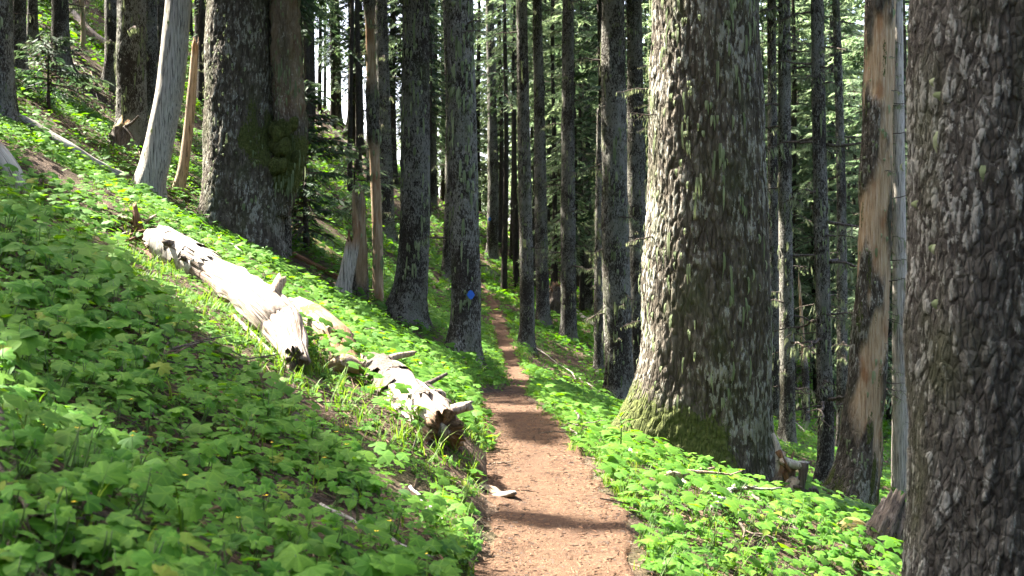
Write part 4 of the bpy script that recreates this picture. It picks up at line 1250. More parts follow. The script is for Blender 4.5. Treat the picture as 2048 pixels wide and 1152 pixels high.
ground_log('reddish rotten log between the forked trunk and split stump', [(584, 512), (640, 540), (690, 566)], 12, 'wood_rotten', 79, lift=.6)
ground_log('weathered grey log lying behind the bleached log', [(440, 488), (465, 500), (486, 518)], 14, 'wood_silver', 80, lift=.8)
ground_log('half-buried rotten log among leaves in the left foreground', [(375, 768), (430, 795), (510, 838)], 24, 'wood_rotten', 81, lift=.5, amp=.02)
ground_log('pale stick lying below the bleached log in the sun', [(470, 640), (520, 690), (590, 755)], 9, 'wood_log', 82, 'fallen_branch', 'branch', lift=1.2)
ground_log('thin pale log under the far trunks, right of the trail', [(1098, 505), (1120, 518), (1140, 530)], 7, 'wood_log', 83, lift=1.2)
ground_log('pale stick on the slope between the slim trunks', [(1555, 825), (1590, 850), (1625, 880)], 6, 'wood_silver', 84, 'fallen_branch', 'branch', lift=1.2)

# whitish lichen-covered stump at the left edge
p = hit(22, 372)
me, org, _, _ = log_mesh([p + [.10, 0, -.25], p + [-.02, .02, .1], p + [-.24, .05, .45]], [.15, .14, .13], 40, 40, 'wood_silver', 90, amp=.02, jag=(.05, .12))
tag(link('stump', me, None, org), 'whitish leaning stump at the left picture edge', 'stump')

# split stump left of the half-peeled trunk
root, tr = tree('stump', 'dark broken-topped stump left of the half-peeled trunk', [(720, 596), (720, 500), (716, 390)], 31, 'fir', 3, name='stump', cat='stump', crown=False, top_jag=.20, beards=6, branches=3, br=(.06, .15), rows=120, seg=44, bare=lambda T, Z, h: np.clip((fbm3(np.cos(T) * 1.3, np.sin(T) * 1.3, Z * .9, 5, 2) - .45) * 8, 0, 1) * .9, flare=.15)
tree('slab', 'pointed grey wood slab leaning against the dark stump', [(686, 592), (695, 540), (707, 478)], 22, 'wood_silver', 2, name='wood_slab', cat='snag', crown=False, top_jag=.55, beards=0, branches=0, rows=80, seg=30, flare=.35, oval=(.35, .3), taper=1.2)

# debris of bark and rotten wood heaped at the upper end of the bleached log
rg = np.random.default_rng(33)
def chunk_mesh(seed, mat, flat=.4, n=7):
    r = np.random.default_rng(seed)
    t_ = np.linspace(-.5, .5, n)
    P = np.stack([t_, .12 * np.sin(t_ * 4 + seed), .05 * r.random(n)], -1)
    Vv, Q, T = tube(P, .16 * (1 - (2 * t_) ** 4 * .6) * (.7 + .5 * r.random(n)), 8, lambda th, s, R: .5 * R * (noise3(np.cos(th) * 2, np.sin(th) * 2, s * 5, seed) - .5), True, (.08, .1), seed)
    Vv[:, 2] *= flat
    return new_mesh('wood_chip', Vv, [Q, T], MAT[mat], True)
CH = [chunk_mesh(s, m) for s, m in ((1, 'wood_rotten'), (2, 'wood_tan'), (3, 'wood_rotten'), (4, 'wood_silver'))]
def pieces(poly, n, smin, smax, seed, label, group, meshes=CH, name='wood_chip', up=0.02, tilt=.5, cat='wood'):
    r = np.random.default_rng(seed); poly = np.array(poly, float); k = 0
    while k < n:
        x = poly[:, 0].min() + r.random() * np.ptp(poly[:, 0]); y = poly[:, 1].min() + r.random() * np.ptp(poly[:, 1])
        if not inpoly(np.array([x]), np.array([y]), poly)[0]: continue
        p = hit(x, y)
        o = link(name, meshes[int(r.integers(0, len(meshes)))], None, p + UPV * up, ((r.random() - .5) * tilt, .45 + (r.random() - .5) * tilt, r.random() * 6.28), smin + (smax - smin) * r.random() ** 1.5)
        tag(o, label, cat, group); k += 1
pieces([(225, 440), (270, 430), (345, 500), (350, 545), (300, 530), (240, 480)], 46, .10, .34, 3, 'orange-brown rotten wood flake heaped at the upper end of the bleached log', 'rotten wood flakes by the log')
p = hit(272, 462)
me, org, _, _ = log_mesh([p + [.06, 0, -.1], p + [.01, 0, .12], p + [-.02, .02, .30]], [.07, .05, .018], 20, 26, 'wood_rotten', 91, amp=.015, jag=(0, .05))
tag(link('stump', me, None, org), 'small pointed rotten stub standing in the wood flakes', 'stump')
pieces([(960, 965), (1015, 985), (1010, 1005), (965, 1000)], 3, .28, .42, 5, 'sunlit wood chunk lying at the left edge of the trail', 'wood chunks at the trail edge', [CH[3], CH[1]], 'wood_chunk')
pieces([(1185, 802), (1208, 802), (1208, 815), (1185, 815)], 2, .5, .7, 6, 'orange wood chunk at the foot of the dark pair trunk', 'orange chunks by the pair', [CH[0]], 'wood_chunk')

# rotten stump with curling roots right of the massive fir
q0 = TREES['big'][2]
S0 = hit(1572, 1005); dS = S0[1]
me, org, Ps, _ = log_mesh([at(1568, 1040, dS), at(1562, 985, dS), at(1572, 935, dS)], [.17, .13, .08], 44, 44, 'wood_dark', 95, amp=.06, jag=(.05, .2), zscale=2.4)
root = tag(link('stump', None, None, org), 'hollow weathered stump with curling arms right of the massive fir', 'stump')
link('trunk', me, root)
rq = np.random.default_rng(61)
for k in range(12):
    a_ = (1555 + 55 * rq.random(), 900 + 90 * rq.random()); b_ = (a_[0] + 60 * (rq.random() - .5), a_[1] + 70 * (rq.random() - .35))
    stub(root, org, at(*a_, dS - .12 * rq.random()), at(*b_, dS - .25 * rq.random()), .035, .012, ['wood_silver', 'wood_dark', 'wood_tan', 'wood_rotten'][k % 4], 300 + k, 'splinter')
stub(root, org, at(1560, 950, dS), at(1546, 868, dS + .1), .06, .02, 'wood_silver', 21, 'root')
stub(root, org, at(1555, 915, dS - .05), at(1612, 930, dS - .1), .055, .04, 'wood_silver', 22, 'root')
stub(root, org, at(1608, 925, dS - .1), at(1590, 1010, dS - .15), .05, .03, 'wood_dark', 23, 'root')
stub(root, org, at(1590, 960, dS - .1), at(1566, 1015, dS - .25), .06, .05, 'wood_tan', 24, 'root')
stub(root, org, at(1585, 975, dS + .1), at(1630, 980, dS + .2), .07, .05, 'wood_dark', 25, 'root')

# leaning broken stump by the front trunk
S1 = hit(1762, 1120); d1 = S1[1]
me, org, _, _ = log_mesh([at(1742, 1150, d1), at(1762, 1085, d1), at(1790, 1010, d1 + .2)], [.24, .19, .12], 44, 44, 'wood_dark', 97, amp=.05, jag=(.05, .10), rawf=lambda s, V: s * 0, moss=lambda s, V, P: np.clip(.55 - s * .3, 0, 1) * (noise3(V[:, 0] * 3, V[:, 1] * 3, V[:, 2] * 3, 4) > .45))
tag(link('stump', me, None, org), 'brown mossy stump leaning towards the front trunk', 'stump')
S2 = hit(1705, 1090)
me, org, _, _ = log_mesh([S2 + [-.16, 0, -.05], S2 + [0, 0, .10], S2 + [.18, 0, -.05]], [.10, .15, .10], 30, 26, 'wood_dark', 98, amp=.03, jag=(.02, .02), moss=lambda s, V, P: np.full(len(V), .62))
tag(link('mossy_lump', me, None, org), 'mossy lump of wood at the foot of the decaying trunk', 'wood')

# root hollow: an overturned root plate
S3 = hit(1108, 632); d3 = S3[1]
root = tag(link('root_plate', None, None, S3), 'dark overturned root plate beside the straight fir right of the trail', 'root plate')
A = Acc()
r = np.random.default_rng(12)
me, org, _, _ = log_mesh([at(1106, 640, d3), at(1108, 605, d3 + .1), at(1112, 572, d3 + .3)], [.32, .40, .22], 36, 30, 'wood_dark', 99, amp=.09, jag=(.1, .25))
link('root_mass', me, root, org - S3)
for k in range(9):
    a0 = at(1100 + 18 * r.random(), 570 + 50 * r.random(), d3)
    stub(root, S3, a0, a0 + (r.random(3) - [.5, .5, .3]) * [.7, .5, .6], .05, .015, 'wood_rotten', 30 + k, 'root')

# root debris at the foot of the thick slope trunk
S4 = hit(240, 300); d4 = S4[1]
root = tag(link('root_tangle', None, None, S4), 'mossy root tangle at the foot of the thick slope trunk', 'roots')
me, org, _, _ = log_mesh([at(236, 310, d4), at(240, 270, d4), at(246, 250, d4 + .1)], [.30, .24, .12], 30, 26, 'wood_dark', 101, amp=.06, jag=(.1, .2), moss=lambda s, V, P: np.clip(s - .2, 0, .8))
link('root_mass', me, root, org - S4)
for k, (a_, b_) in enumerate([((248, 256), (276, 232)), ((250, 255), (268, 280)), ((236, 260), (226, 300)), ((240, 262), (222, 276)), ((250, 270), (256, 312))]):
    stub(root, S4, at(*a_, d4 - .1), at(*b_, d4 - .3), .045, .015, 'wood_dark', 50 + k, 'root')

# ------------------------------------------------------------------ fallen branches and twigs lying in view, each its own
def branch_mesh(seed, mat, L=1.0, r0=.018, nsub=3):
    r = np.random.default_rng(seed); n = 12
    t_ = np.linspace(0, 1, n)
    P = np.stack([t_ * L, .05 * np.cumsum(r.random(n) - .5), .03 * np.cumsum(r.random(n) - .5)], -1); P -= P[0]
    A = Acc(); Vv, Q, T = tube(P, np.linspace(r0, r0 * .4, n), 7, lambda th, s, R: .3 * R * (noise3(np.cos(th), np.sin(th), s * 12, seed) - .5)); A.add(Vv, Q, T, moss=0.0, raw=0.0)
    for k in range(nsub):
        i0 = r.integers(2, n - 2); l = .12 + .3 * r.random(); d = unit(np.array([.7, r.choice([-1, 1]) * .7, .35 * (r.random() - .2)]))
        P2 = P[i0] + np.linspace(0, 1, 6)[:, None] * d * l + (r.random((6, 3)) - .5) * .02
        P2[0] = P[i0]
        Vv, Q, T = tube(P2, np.linspace(r0 * .55, r0 * .2, 6), 5); A.add(Vv, Q, T, moss=0.0, raw=0.0)
    return A.mesh('fallen_branch', MAT[mat])
BR = [branch_mesh(200 + k, m, 1.0, r_, ns) for k, (m, r_, ns) in enumerate((('wood_dark', .016, 4), ('wood_dark', .022, 3), ('wood_silver', .016, 2), ('wood_tan', .013, 1), ('wood_dark', .010, 5)))]
def lay_branch(x0, y0, x1, y1, v, label, lift=.05, thick=1.0):
    p0 = hit(x0, y0) + UPV * lift; p1 = hit(x1, y1) + UPV * lift
    D = Vector(p1 - p0); L = D.length
    o = link('fallen_branch', BR[v], None, p0)
    o.rotation_euler = D.to_track_quat('X', 'Z').to_euler()
    o.scale = (L, max(.6, min(1.4, L)) * thick, max(.6, min(1.4, L)) * thick)
    return tag(o, label, 'branch')
lay_branch(-20, 950, 130, 1152, 0, 'dark forked branch across the bottom left corner', .10, 1.5)
lay_branch(-10, 870, 60, 1060, 1, 'dark branch descending along the left picture edge', .08, 1.3)
lay_branch(60, 1030, 190, 1050, 4, 'thin twiggy branch in the lower left leaves', .06)
lay_branch(640, 1030, 860, 1140, 2, 'grey stick lying down towards the bottom centre left of the trail', .05)
lay_branch(590, 850, 615, 950, 1, 'short dark branch standing among leaves below the lower log', .06)
lay_branch(300, 980, 480, 1010, 0, 'dark fallen branch under the leaves at bottom left', .05)
lay_branch(420, 930, 560, 960, 4, 'thin brown twig in the shaded left foreground', .05)
lay_branch(560, 1060, 700, 1110, 1, 'brown stick under large leaves near the bottom', .04)
lay_branch(820, 990, 880, 1060, 2, 'small pale stick in the grass left of the trail', .05)
lay_branch(240, 790, 330, 700, 4, 'bare twig rising from the left slope leaves', .12)
lay_branch(330, 590, 430, 650, 3, 'thin tan stick below the upper end of the bleached log', .05)
lay_branch(1330, 985, 1412, 975, 3, 'curved pale stick on the lit bank right of the trail', .12, 1.4)
lay_branch(1430, 1040, 1490, 990, 2, 'grey stick poking from leaves below the massive fir', .10, 1.4)
lay_branch(1250, 905, 1420, 1010, 2, 'long grey stick along the foot of the massive fir', .06)
lay_branch(1500, 1000, 1585, 1060, 1, 'dark stick lying below the hollow stump', .06)
lay_branch(1480, 1050, 1510, 1110, 0, 'dark broken stick in the bright right foreground leaves', .08)
lay_branch(1690, 1110, 1720, 1150, 0, 'dark twig at the foot of the leaning stump', .08)
lay_branch(1150, 850, 1165, 895, 4, 'thin dark twig standing right of the trail', .15)
lay_branch(985, 935, 1030, 932, 3, 'small twig lying on the shaded trail edge', .03)
lay_branch(690, 640, 722, 690, 0, 'bare arching dead branch behind the splintered log', .12, 1.2)
lay_branch(1060, 690, 1200, 790, 2, 'thin stick on the slope below the slender trunk', .05)
lay_branch(150, 130, 200, 170, 2, 'pale root-like stick on the litter at top left', .05, 2)
lay_branch(50, 110, 95, 142, 2, 'grey stick below the top left corner trunk', .05, 2)
lay_branch(840, 735, 930, 792, 2, 'grey branch lying at the foot of the blue-blazed fir', .06, 1.5)
lay_branch(1010, 460, 1040, 500, 3, 'pale stick on the far slope right of the second blazed trunk', .05, 2)
lay_branch(640, 255, 665, 310, 3, 'thin stick on the brown slope under the dark logs', .08, 2)

# ------------------------------------------------------------------ leafy plants, the nearest ones singly
def lobed_leaf(seed, nphi=29, rings=3, lobes=5):
    r = np.random.default_rng(seed)
    ph = np.linspace(-2.62, 2.62, nphi)
    k = (ph + 2.62) / 5.24 * lobes
    lobe = np.abs(np.cos(PI * (k - .5)))
    rad = .60 + .30 * (1 - (1 - lobe) ** 1.2 * 1.0) + .10 * np.cos(ph * .9)
    teeth = np.where(np.arange(nphi) % 2 == 0, .05, -.045)
    rad = rad + teeth + .05 * (r.random(nphi) - .5)
    rad[0] *= .75; rad[-1] *= .75
    V = [[0, 0, 0]]; vein = [1.0]
    for q in range(1, rings + 1):
        f = q / rings
        for a, rr_, lb in zip(ph, rad, lobe):
            x, y = math.cos(a) * rr_ * f, math.sin(a) * rr_ * f
            zz = -.22 * f ** 2 * rr_ ** 2 + .05 * f * (lb - .5) + .02 * (r.random() - .5) * f - .10 * abs(math.sin(a)) * f * f * (.3 + r.random() * .2)
            V.append([x, y, zz]); vein.append(1.0 if lb > .9 else 0.35)
    T = [[0, 1 + i, 2 + i] for i in range(nphi - 1)]
    Q = []
    for q in range(rings - 1):
        o = 1 + q * nphi
        Q += [[o + i, o + nphi + i, o + nphi + i + 1, o + i + 1] for i in range(nphi - 1)]
    return np.array(V), np.array(Q), np.array(T), np.array(vein)
LEAFM = []
for s in range(5):
    Vv, Q, T, vn = lobed_leaf(300 + s, 29 + 2 * (s % 2), 3, (5, 7, 5, 3, 7)[s])
    LEAFM.append(new_mesh('leaf', Vv, [Q, T], MAT['leaf_broad'], True, dict(vein=vn, tint=np.full(len(Vv), .5))))
for s in range(3):
    n_ = 9; t_ = np.linspace(0, 1, n_); w_ = (.30, .38, .24)[s] * np.sin(np.clip(t_ * .93 + .05, 0, 1) * PI) ** .75
    cen = np.stack([t_ * 1.15 - .1, .03 * np.sin(t_ * 5 + s), .12 * t_ - .36 * t_ ** 2], -1)
    Vl = np.concatenate([cen + np.array([0, 1, .3]) * w_[:, None], cen, cen + np.array([0, -1, .3]) * w_[:, None]])
    Ql = np.array([[i, n_ + i, n_ + i + 1, i + 1] for i in range(n_ - 1)] + [[n_ + i, 2 * n_ + i, 2 * n_ + i + 1, n_ + i + 1] for i in range(n_ - 1)])
    LEAFM.append(new_mesh('leaf', Vl, Ql, MAT['leaf_plain'], True, dict(vein=np.concatenate([np.zeros(n_), np.ones(n_), np.zeros(n_)]), tint=np.full(3 * n_, .5))))
STEM = []
for s in range(3):
    z = np.linspace(-.1, 1, 6)
    P = np.stack([.06 * np.sin(z * 2 + s), .05 * np.cos(z * 2.3 + s), z], -1)
    Vv, Q, T = tube(P, np.linspace(.011, .007, 6), 5)
    STEM.append(new_mesh('stem', Vv, [Q, T], MAT['stem_green']))
def plant(p, h, n, size, r, label, group, lean=(.25, -.1), oval=False):
    root = link('broadleaf_plant', None, None, p)
    root.empty_display_size = .1
    for k in range(n):
        a = r.random() * 6.28; off = (.25 + .75 * r.random()) * size * .9
        hh_ = h * (.55 + .5 * r.random())
        top = np.array([math.cos(a) * off + lean[0] * hh_, math.sin(a) * off + lean[1] * hh_, hh_])
        st = link('stem', STEM[k % 3], root, (0, 0, 0))
        D = Vector(top); st.rotation_euler = D.to_track_quat('Z', 'Y').to_euler()
        st.scale = (.28, .28, D.length)
        nrm = Vector((.32 + (r.random() - .5) * .9, -.42 + (r.random() - .5) * .9, 1)).normalized()
        q = nrm.to_track_quat('Z', 'Y') @ Euler((0, 0, a + (r.random() - .5))).to_quaternion()
        l = link('leaf', LEAFM[int(r.integers(5, 8)) if oval else int(r.integers(0, 5))], root, top)
        l.rotation_euler = q.to_euler()
        k_ = size * (.45 + .75 * r.random()); l.scale = (k_ * (.85 + .3 * r.random()), k_ * (.8 + .3 * r.random()), k_)
    return tag(root, label, 'plant', group)
def plant_field(poly, n, seed, label, group, smin, smax, hmin, hmax, minpx=26):
    r = np.random.default_rng(seed); poly = np.array(poly, float); pts = []
    tries = 0
    while len(pts) < n and tries < 40000:
        tries += 1
        x = poly[:, 0].min() + r.random() * np.ptp(poly[:, 0]); y = poly[:, 1].min() + r.random() * np.ptp(poly[:, 1])
        if not inpoly(np.array([x]), np.array([y]), poly)[0]: continue
        if any((x - a) ** 2 + (y - b) ** 2 < minpx ** 2 for a, b in pts): continue
        pts.append((x, y))
    P, ok = hits(np.array([a for a, b in pts]), np.array([b for a, b in pts]), detail=True)
    for (qx, qy), p in zip(pts, P):
        lab = label
        if label.startswith('broad toothed-leaf plant in the shaded left'):
            lab = 'broad toothed-leaf plant ' + ('by the dark forked branches at the bottom left corner' if qx < 300 and qy > 900 else 'left of the half-buried rotten log in the foreground' if qx < 300 else
                  'around the half-buried rotten log in the foreground' if qy < 930 else 'at the bottom edge left of the grey stick' if qx < 640 else 'between the grey stick and the left trail edge')
        elif label.startswith('broad toothed-leaf plant in the dense'):
            lab = 'broad toothed-leaf plant in the dense left bed ' + ('just below the whitish leaning stump' if qy < 540 else 'along the picture edge below the stump' if qx < 130 else 'near the upper end of the bleached log' if qy < 680 else 'above the half-buried rotten log')
        elif label.startswith('broad bright'):
            lab = 'broad bright-leaved plant ' + ('around the tall pale stalk right of the trail' if qy < 985 else 'at the sunny trail edge, bottom right' if qx < 1400 else 'on the sunlit bank below the massive fir')
        label_ = lab
        plant(p, hmin + (hmax - hmin) * r.random(), int(r.integers(3, 7)), smin + (smax - smin) * r.random() ** 1.5, r, label_, group, oval=r.random() < .40)
plant_field([(-40, 430), (90, 420), (235, 570), (350, 700), (300, 800), (-40, 820)], 95, 1, 'broad toothed-leaf plant in the dense bed at the left edge above the foreground', 'broadleaf bed at the left edge', .05, .11, .12, .30, 30)
plant_field([(-40, 830), (300, 800), (400, 790), (640, 910), (930, 1030), (960, 1160), (700, 1260), (-40, 1320)], 120, 2, 'broad toothed-leaf plant in the shaded left foreground below the logs', 'broadleaf plants in the shaded foreground', .034, .085, .06, .24, 48)
plant_field([(1215, 915), (1300, 935), (1420, 985), (1560, 1060), (1700, 1150), (1720, 1210), (1300, 1210), (1270, 1050)], 55, 3, 'broad bright-leaved plant on the sunlit bank right of the trail', 'broadleaf plants on the sunlit bank', .03, .065, .10, .24, 32)
plant_field([(1420, 950), (1530, 1010), (1700, 1090), (1760, 1160), (1700, 1140), (1540, 1060)], 24, 4, 'shaded broad-leaved plant between the sunlit bank and the stumps', 'shaded plants by the stumps', .05, .08, .12, .24, 22)

# tall leafy stalk beside the trail
p = hit(1238, 925)
root = tag(link('tall_stalk', None, None, p), 'tall pale green stalk with drooping leaves right of the trail', 'plant')
z = np.linspace(-.05, .40, 8)
Vv, Q, T = tube(np.stack([.02 * np.sin(z * 6), .01 * z, z], -1), np.linspace(.010, .005, 8), 6)
link('stem', new_mesh('stem', Vv, [Q, T], MAT['stem_green']), root)
n = 9; t_ = np.linspace(0, 1, n)
w_ = .16 * np.sin(np.clip(t_ * .92 + .08, 0, 1) * PI) ** .8
cen = np.stack([t_, 0 * t_, .25 * t_ - .75 * t_ ** 2], -1)
Vl = np.concatenate([cen + np.array([0, 1, .25]) * w_[:, None], cen, cen + np.array([0, -1, .25]) * w_[:, None]])
Ql = np.array([[i, n + i, n + i + 1, i + 1] for i in range(n - 1)] + [[n + i, 2 * n + i, 2 * n + i + 1, n + i + 1] for i in range(n - 1)])
LANCE = new_mesh('leaf', Vl, Ql, MAT['leaf_broad'], True, dict(vein=np.concatenate([np.zeros(n), np.ones(n), np.zeros(n)]), tint=np.full(3 * n, .9)))
r = np.random.default_rng(6)
for k in range(11):
    hh_ = .06 + .035 * k
    link('leaf', LANCE, root, (.02 * math.sin(hh_ * 6), 0, hh_), ((r.random() - .5) * .4, -.35 - .04 * k, k * 2.4 + r.random()), .17 - .005 * k)

# ------------------------------------------------------------------ ground cover
BROWN = [[(30, 60), (150, 105), (235, 165), (300, 290), (335, 345), (300, 350), (225, 260), (150, 200), (40, 120)],
         [(605, 170), (640, 150), (760, 290), (800, 380), (880, 380), (1050, 440), (1190, 520), (1190, 470), (1050, 390), (900, 380), (905, 440), (860, 440), (790, 460), (745, 380), (700, 330), (640, 260), (600, 250)],
         [(1060, 690), (1200, 760), (1200, 800), (1050, 740)],
         [(560, 500), (700, 570), (720, 610), (640, 580), (560, 530)]]
def cover_points(d0, d1, dens, seed, margin=1.14):
    r = np.random.default_rng(seed)
    area = .5 * (d1 ** 2 - d0 ** 2) * .76 * margin
    n = int(area * dens)
    d = np.sqrt(d0 ** 2 + (d1 ** 2 - d0 ** 2) * r.random(n))
    x = (r.random(n) - .5) * .76 * margin * d
    z = terrain(x, d)
    u = x - tab(XT, d); w = tab(WT, d)
    off = np.abs(u) - w + .02 - .26 * (noise2(x / .3, d / .3, 31) - .40)
    P = np.stack([x, d, z], -1)
    px, py = project(P)
    ok = (off > 0.02) & (py < 1152 + 260) & (py > -60)
    br = np.zeros(n, bool)
    for b in BROWN: br |= inpoly(px, py, b)
    ok &= ~(br & (r.random(n) > .22))
    patch = noise2(x / .9, d / .9, 41) * .6 + noise2(x / .3, d / .3, 42) * .4
    ok &= r.random(n) < np.clip((patch - .22) * 3.2, .04, 1)
    for key, (root_, tr_, b_, R_, dd_) in TREES.items():
        ok &= (x - b_[0]) ** 2 + (d - b_[1]) ** 2 > (R_ * 1.25) ** 2
    return P[ok], off[ok], r
def scatter(Vt, Ft, P, yaw, N, S, tint, vein=None):
    """copies of a small template placed at P with normal N"""
    n = len(P); m = len(Vt)
    N = unit(N)
    ref = np.stack([np.cos(yaw), np.sin(yaw), np.zeros(n)], -1)
    A = unit(ref - N * (ref * N).sum(1)[:, None]); B = np.cross(N, A)
    V = (P[:, None] + S[:, None, None] * (Vt[None, :, 0:1] * A[:, None] + Vt[None, :, 1:2] * B[:, None] + Vt[None, :, 2:3] * N[:, None])).reshape(-1, 3)
    Fo = (Ft[None] + (np.arange(n) * m)[:, None, None]).reshape(-1, Ft.shape[1])
    return V, Fo, np.repeat(tint, m), (np.tile(vein, n) if vein is not None else np.zeros(n * m))
def tmpl_lobed(n, seed):
    Vv, Q, T, vn = lobed_leaf(seed, n, 1, 5)
    return Vv, T, vn
def tmpl_oval():
    V = np.array([[0, 0, 0], [.35, .26, .02], [.75, .22, -.02], [1, 0, -.10], [.75, -.22, -.02], [.35, -.26, .02], [.5, 0, -.05]])
    T = np.array([[0, 1, 6], [1, 2, 6], [2, 3, 6], [3, 4, 6], [4, 5, 6], [5, 0, 6]])
    return V, T
def tmpl_trio():
    V, T = tmpl_oval(); Vs, Ts = [], []
    for k in range(3):
        a = k * 2.094; c, s = math.cos(a), math.sin(a)
        Vs.append(V @ np.array([[c, s, 0], [-s, c, 0], [0, 0, 1]])); Ts.append(T + 7 * k)
    return np.concatenate(Vs), np.concatenate(Ts)
def tmpl_cluster(k, seed):
    r = np.random.default_rng(seed); Vs = []; Ts = []
    for i in range(k):
        a = r.random() * 6.28; c, s = math.cos(a), math.sin(a)
        o = np.array([(r.random() - .5) * 1.2, (r.random() - .5) * 1.2, .5 * r.random()])
        q = np.array([[0, 0, 0], [.4, .24, .03], [.8, 0, -.1], [.4, -.24, .03]]) * (.6 + .5 * r.random())
        q = q @ np.array([[c, s, 0], [-s, c, 0], [0, 0, 1]]) + o
        Vs.append(q); Ts.append(np.array([[0, 1, 2], [0, 2, 3]]) + 4 * i)
    return np.concatenate(Vs), np.concatenate(Ts)

def leaf_normals(n, r, amt=.9):
    return np.array([.28, -.2, 1]) + (r.random((n, 3)) - .5) * [amt, amt, 0]
A = Acc()
LOWZONE = [(230, 470), (330, 500), (400, 545), (480, 590), (560, 660), (600, 715), (700, 760), (780, 850), (860, 900), (985, 915), (985, 990), (900, 985), (740, 930), (600, 850), (480, 750), (380, 670), (280, 590)]
def put(Vt, Ft, P, r, size, lift, amt=.9, vein=None, tint_lo=.05, tint_hi=.9, yaw=None):
    n = len(P)
    if n == 0: return
    pt = noise2(P[:, 0] / 1.3, P[:, 1] / 1.3, 51)
    tint = np.clip(tint_lo + (tint_hi - tint_lo) * (r.random(n) * .65 + pt * .35), 0, .97)
    tint = np.where(r.random(n) < .003, 1.0, tint)
    S = size[0] + (size[1] - size[0]) * r.random(n)
    px, py = project(P); low = inpoly(px, py, LOWZONE)
    S = np.where(low, S * .6, S)
    Pl = P + UPV * np.where(low, .01 + .04 * r.random(n), lift[0] + (lift[1] - lift[0]) * r.random(n) ** 1.3)[:, None]
    V, T, ti, ve = scatter(Vt, Ft, Pl, r.random(n) * 6.28 if yaw is None else yaw, leaf_normals(n, r, amt), S, tint, vein)
    A.add(V, None, T, 0, tint=ti, vein=ve)
tv, tt_ = tmpl_trio()
P, off, r = cover_points(2.8, 9, 330, 1); put(tv, tt_, P, r, (.022, .05), (.01, .10))
P, off, r = cover_points(2.8, 9, 190, 2); lv, lt, lvn = tmpl_lobed(15, 5); put(lv, lt, P, r, (.025, .075), (.03, .2), vein=lvn)
P, off, r = cover_points(9, 20, 70, 3); put(tv, tt_, P, r, (.03, .06), (.01, .12))
P, off, r = cover_points(9, 20, 105, 4); lv, lt, lvn = tmpl_lobed(13, 6); put(lv, lt, P, r, (.04, .09), (.06, .26), vein=lvn)
P, off, r = cover_points(8, 16, 110, 8); px, py = project(P); m = inpoly(px, py, LOWZONE); put(tv, tt_, P[m], r, (.035, .06), (.01, .04))
cv, ct_ = tmpl_cluster(4, 2)
P, off, r = cover_points(20, 45, 66, 5); put(cv, ct_, P, r, (.07, .15), (.02, .18), amt=1.1)
P, off, r = cover_points(20, 45, 30, 6); lv, lt, lvn = tmpl_lobed(9, 7); put(lv, lt, P, r, (.06, .12), (.08, .28))
cv, ct_ = tmpl_cluster(5, 3)
P, off, r = cover_points(45, 96, 14, 7); put(cv, ct_, P, r, (.16, .36), (.02, .22), amt=1.2)
tag(link('ground_cover', A.mesh('ground_cover', MAT['leaf_cover'])), 'low green leafy ground cover carpeting the slope', kind='stuff')

# grass along the trail edges and in the lit strip by the logs
A = Acc()
def blades(P, r, lmin, lmax, w):
    n = len(P)
    yaw = r.random(n) * 6.28; L = lmin + (lmax - lmin) * r.random(n)
    D = np.stack([np.cos(yaw), np.sin(yaw), np.zeros(n)], -1); S = np.stack([-D[:, 1], D[:, 0], np.zeros(n)], -1)
    b = .25 + .7 * r.random(n)
    rows_ = []
    for f, ww in ((0, 1), (.4, .9), (.75, .6), (1, .08)):
        c = P + D * (L * b * f ** 1.8)[:, None] + UPV * (L * f * (1 - .35 * b * f))[:, None]
        rows_ += [c - S * w * ww, c + S * w * ww]
    V = np.stack(rows_, 1).reshape(-1, 3); k = np.arange(n)[:, None] * 8
    Q = np.concatenate([k + np.array([[0, 1, 3, 2]]), k + np.array([[2, 3, 5, 4]]), k + np.array([[4, 5, 7, 6]])])
    A.add(V, Q, None, 0, tint=np.repeat(r.random(n) * .95, 8), vein=0.0)
def tufts(P, r, k, spread):
    return np.repeat(P, k, 0) + (r.random((len(P) * k, 3)) - .5) * [spread, spread, 0]
P, off, r = cover_points(3, 16, 60, 11); m = (off < .55) & (r.random(len(P)) < np.exp(-off / .3)); blades(tufts(P[m], r, 6, .06), r, .06, .20, .0035)
P, off, r = cover_points(3, 18, 90, 16); m = off < .16; put_edge = P[m]; blades(tufts(put_edge, r, 3, .08), r, .03, .10, .003)
P, off, r = cover_points(16, 45, 30, 12); m = (off < .9) & (r.random(len(P)) < np.exp(-off / .5)); blades(tufts(P[m], r, 5, .12), r, .08, .22, .006)
P, off, r = cover_points(8, 15, 60, 13); px, py = project(P); m = inpoly(px, py, [(500, 640), (640, 700), (760, 800), (900, 850), (985, 870), (985, 1000), (860, 930), (700, 850), (560, 740)]) & (r.random(len(P)) < .5); blades(tufts(P[m], r, 6, .06), r, .06, .22, .005)
P, off, r = cover_points(8, 16, 40, 15); px, py = project(P); m = inpoly(px, py, LOWZONE); blades(tufts(P[m], r, 5, .08), r, .04, .12, .005)
P, off, r = cover_points(3, 26, 14, 14); blades(tufts(P, r, 4, .05), r, .08, .25, .004)
P, off, r = cover_points(4, 12, 60, 17); m = (P[:, 0] > 0) & (off < 1.2); blades(tufts(P[m], r, 4, .06), r, .06, .20, .0035)
tag(link('grass', A.mesh('grass', MAT['leaf_grass'])), 'thin green grass along the trail edges and below the logs', kind='stuff')

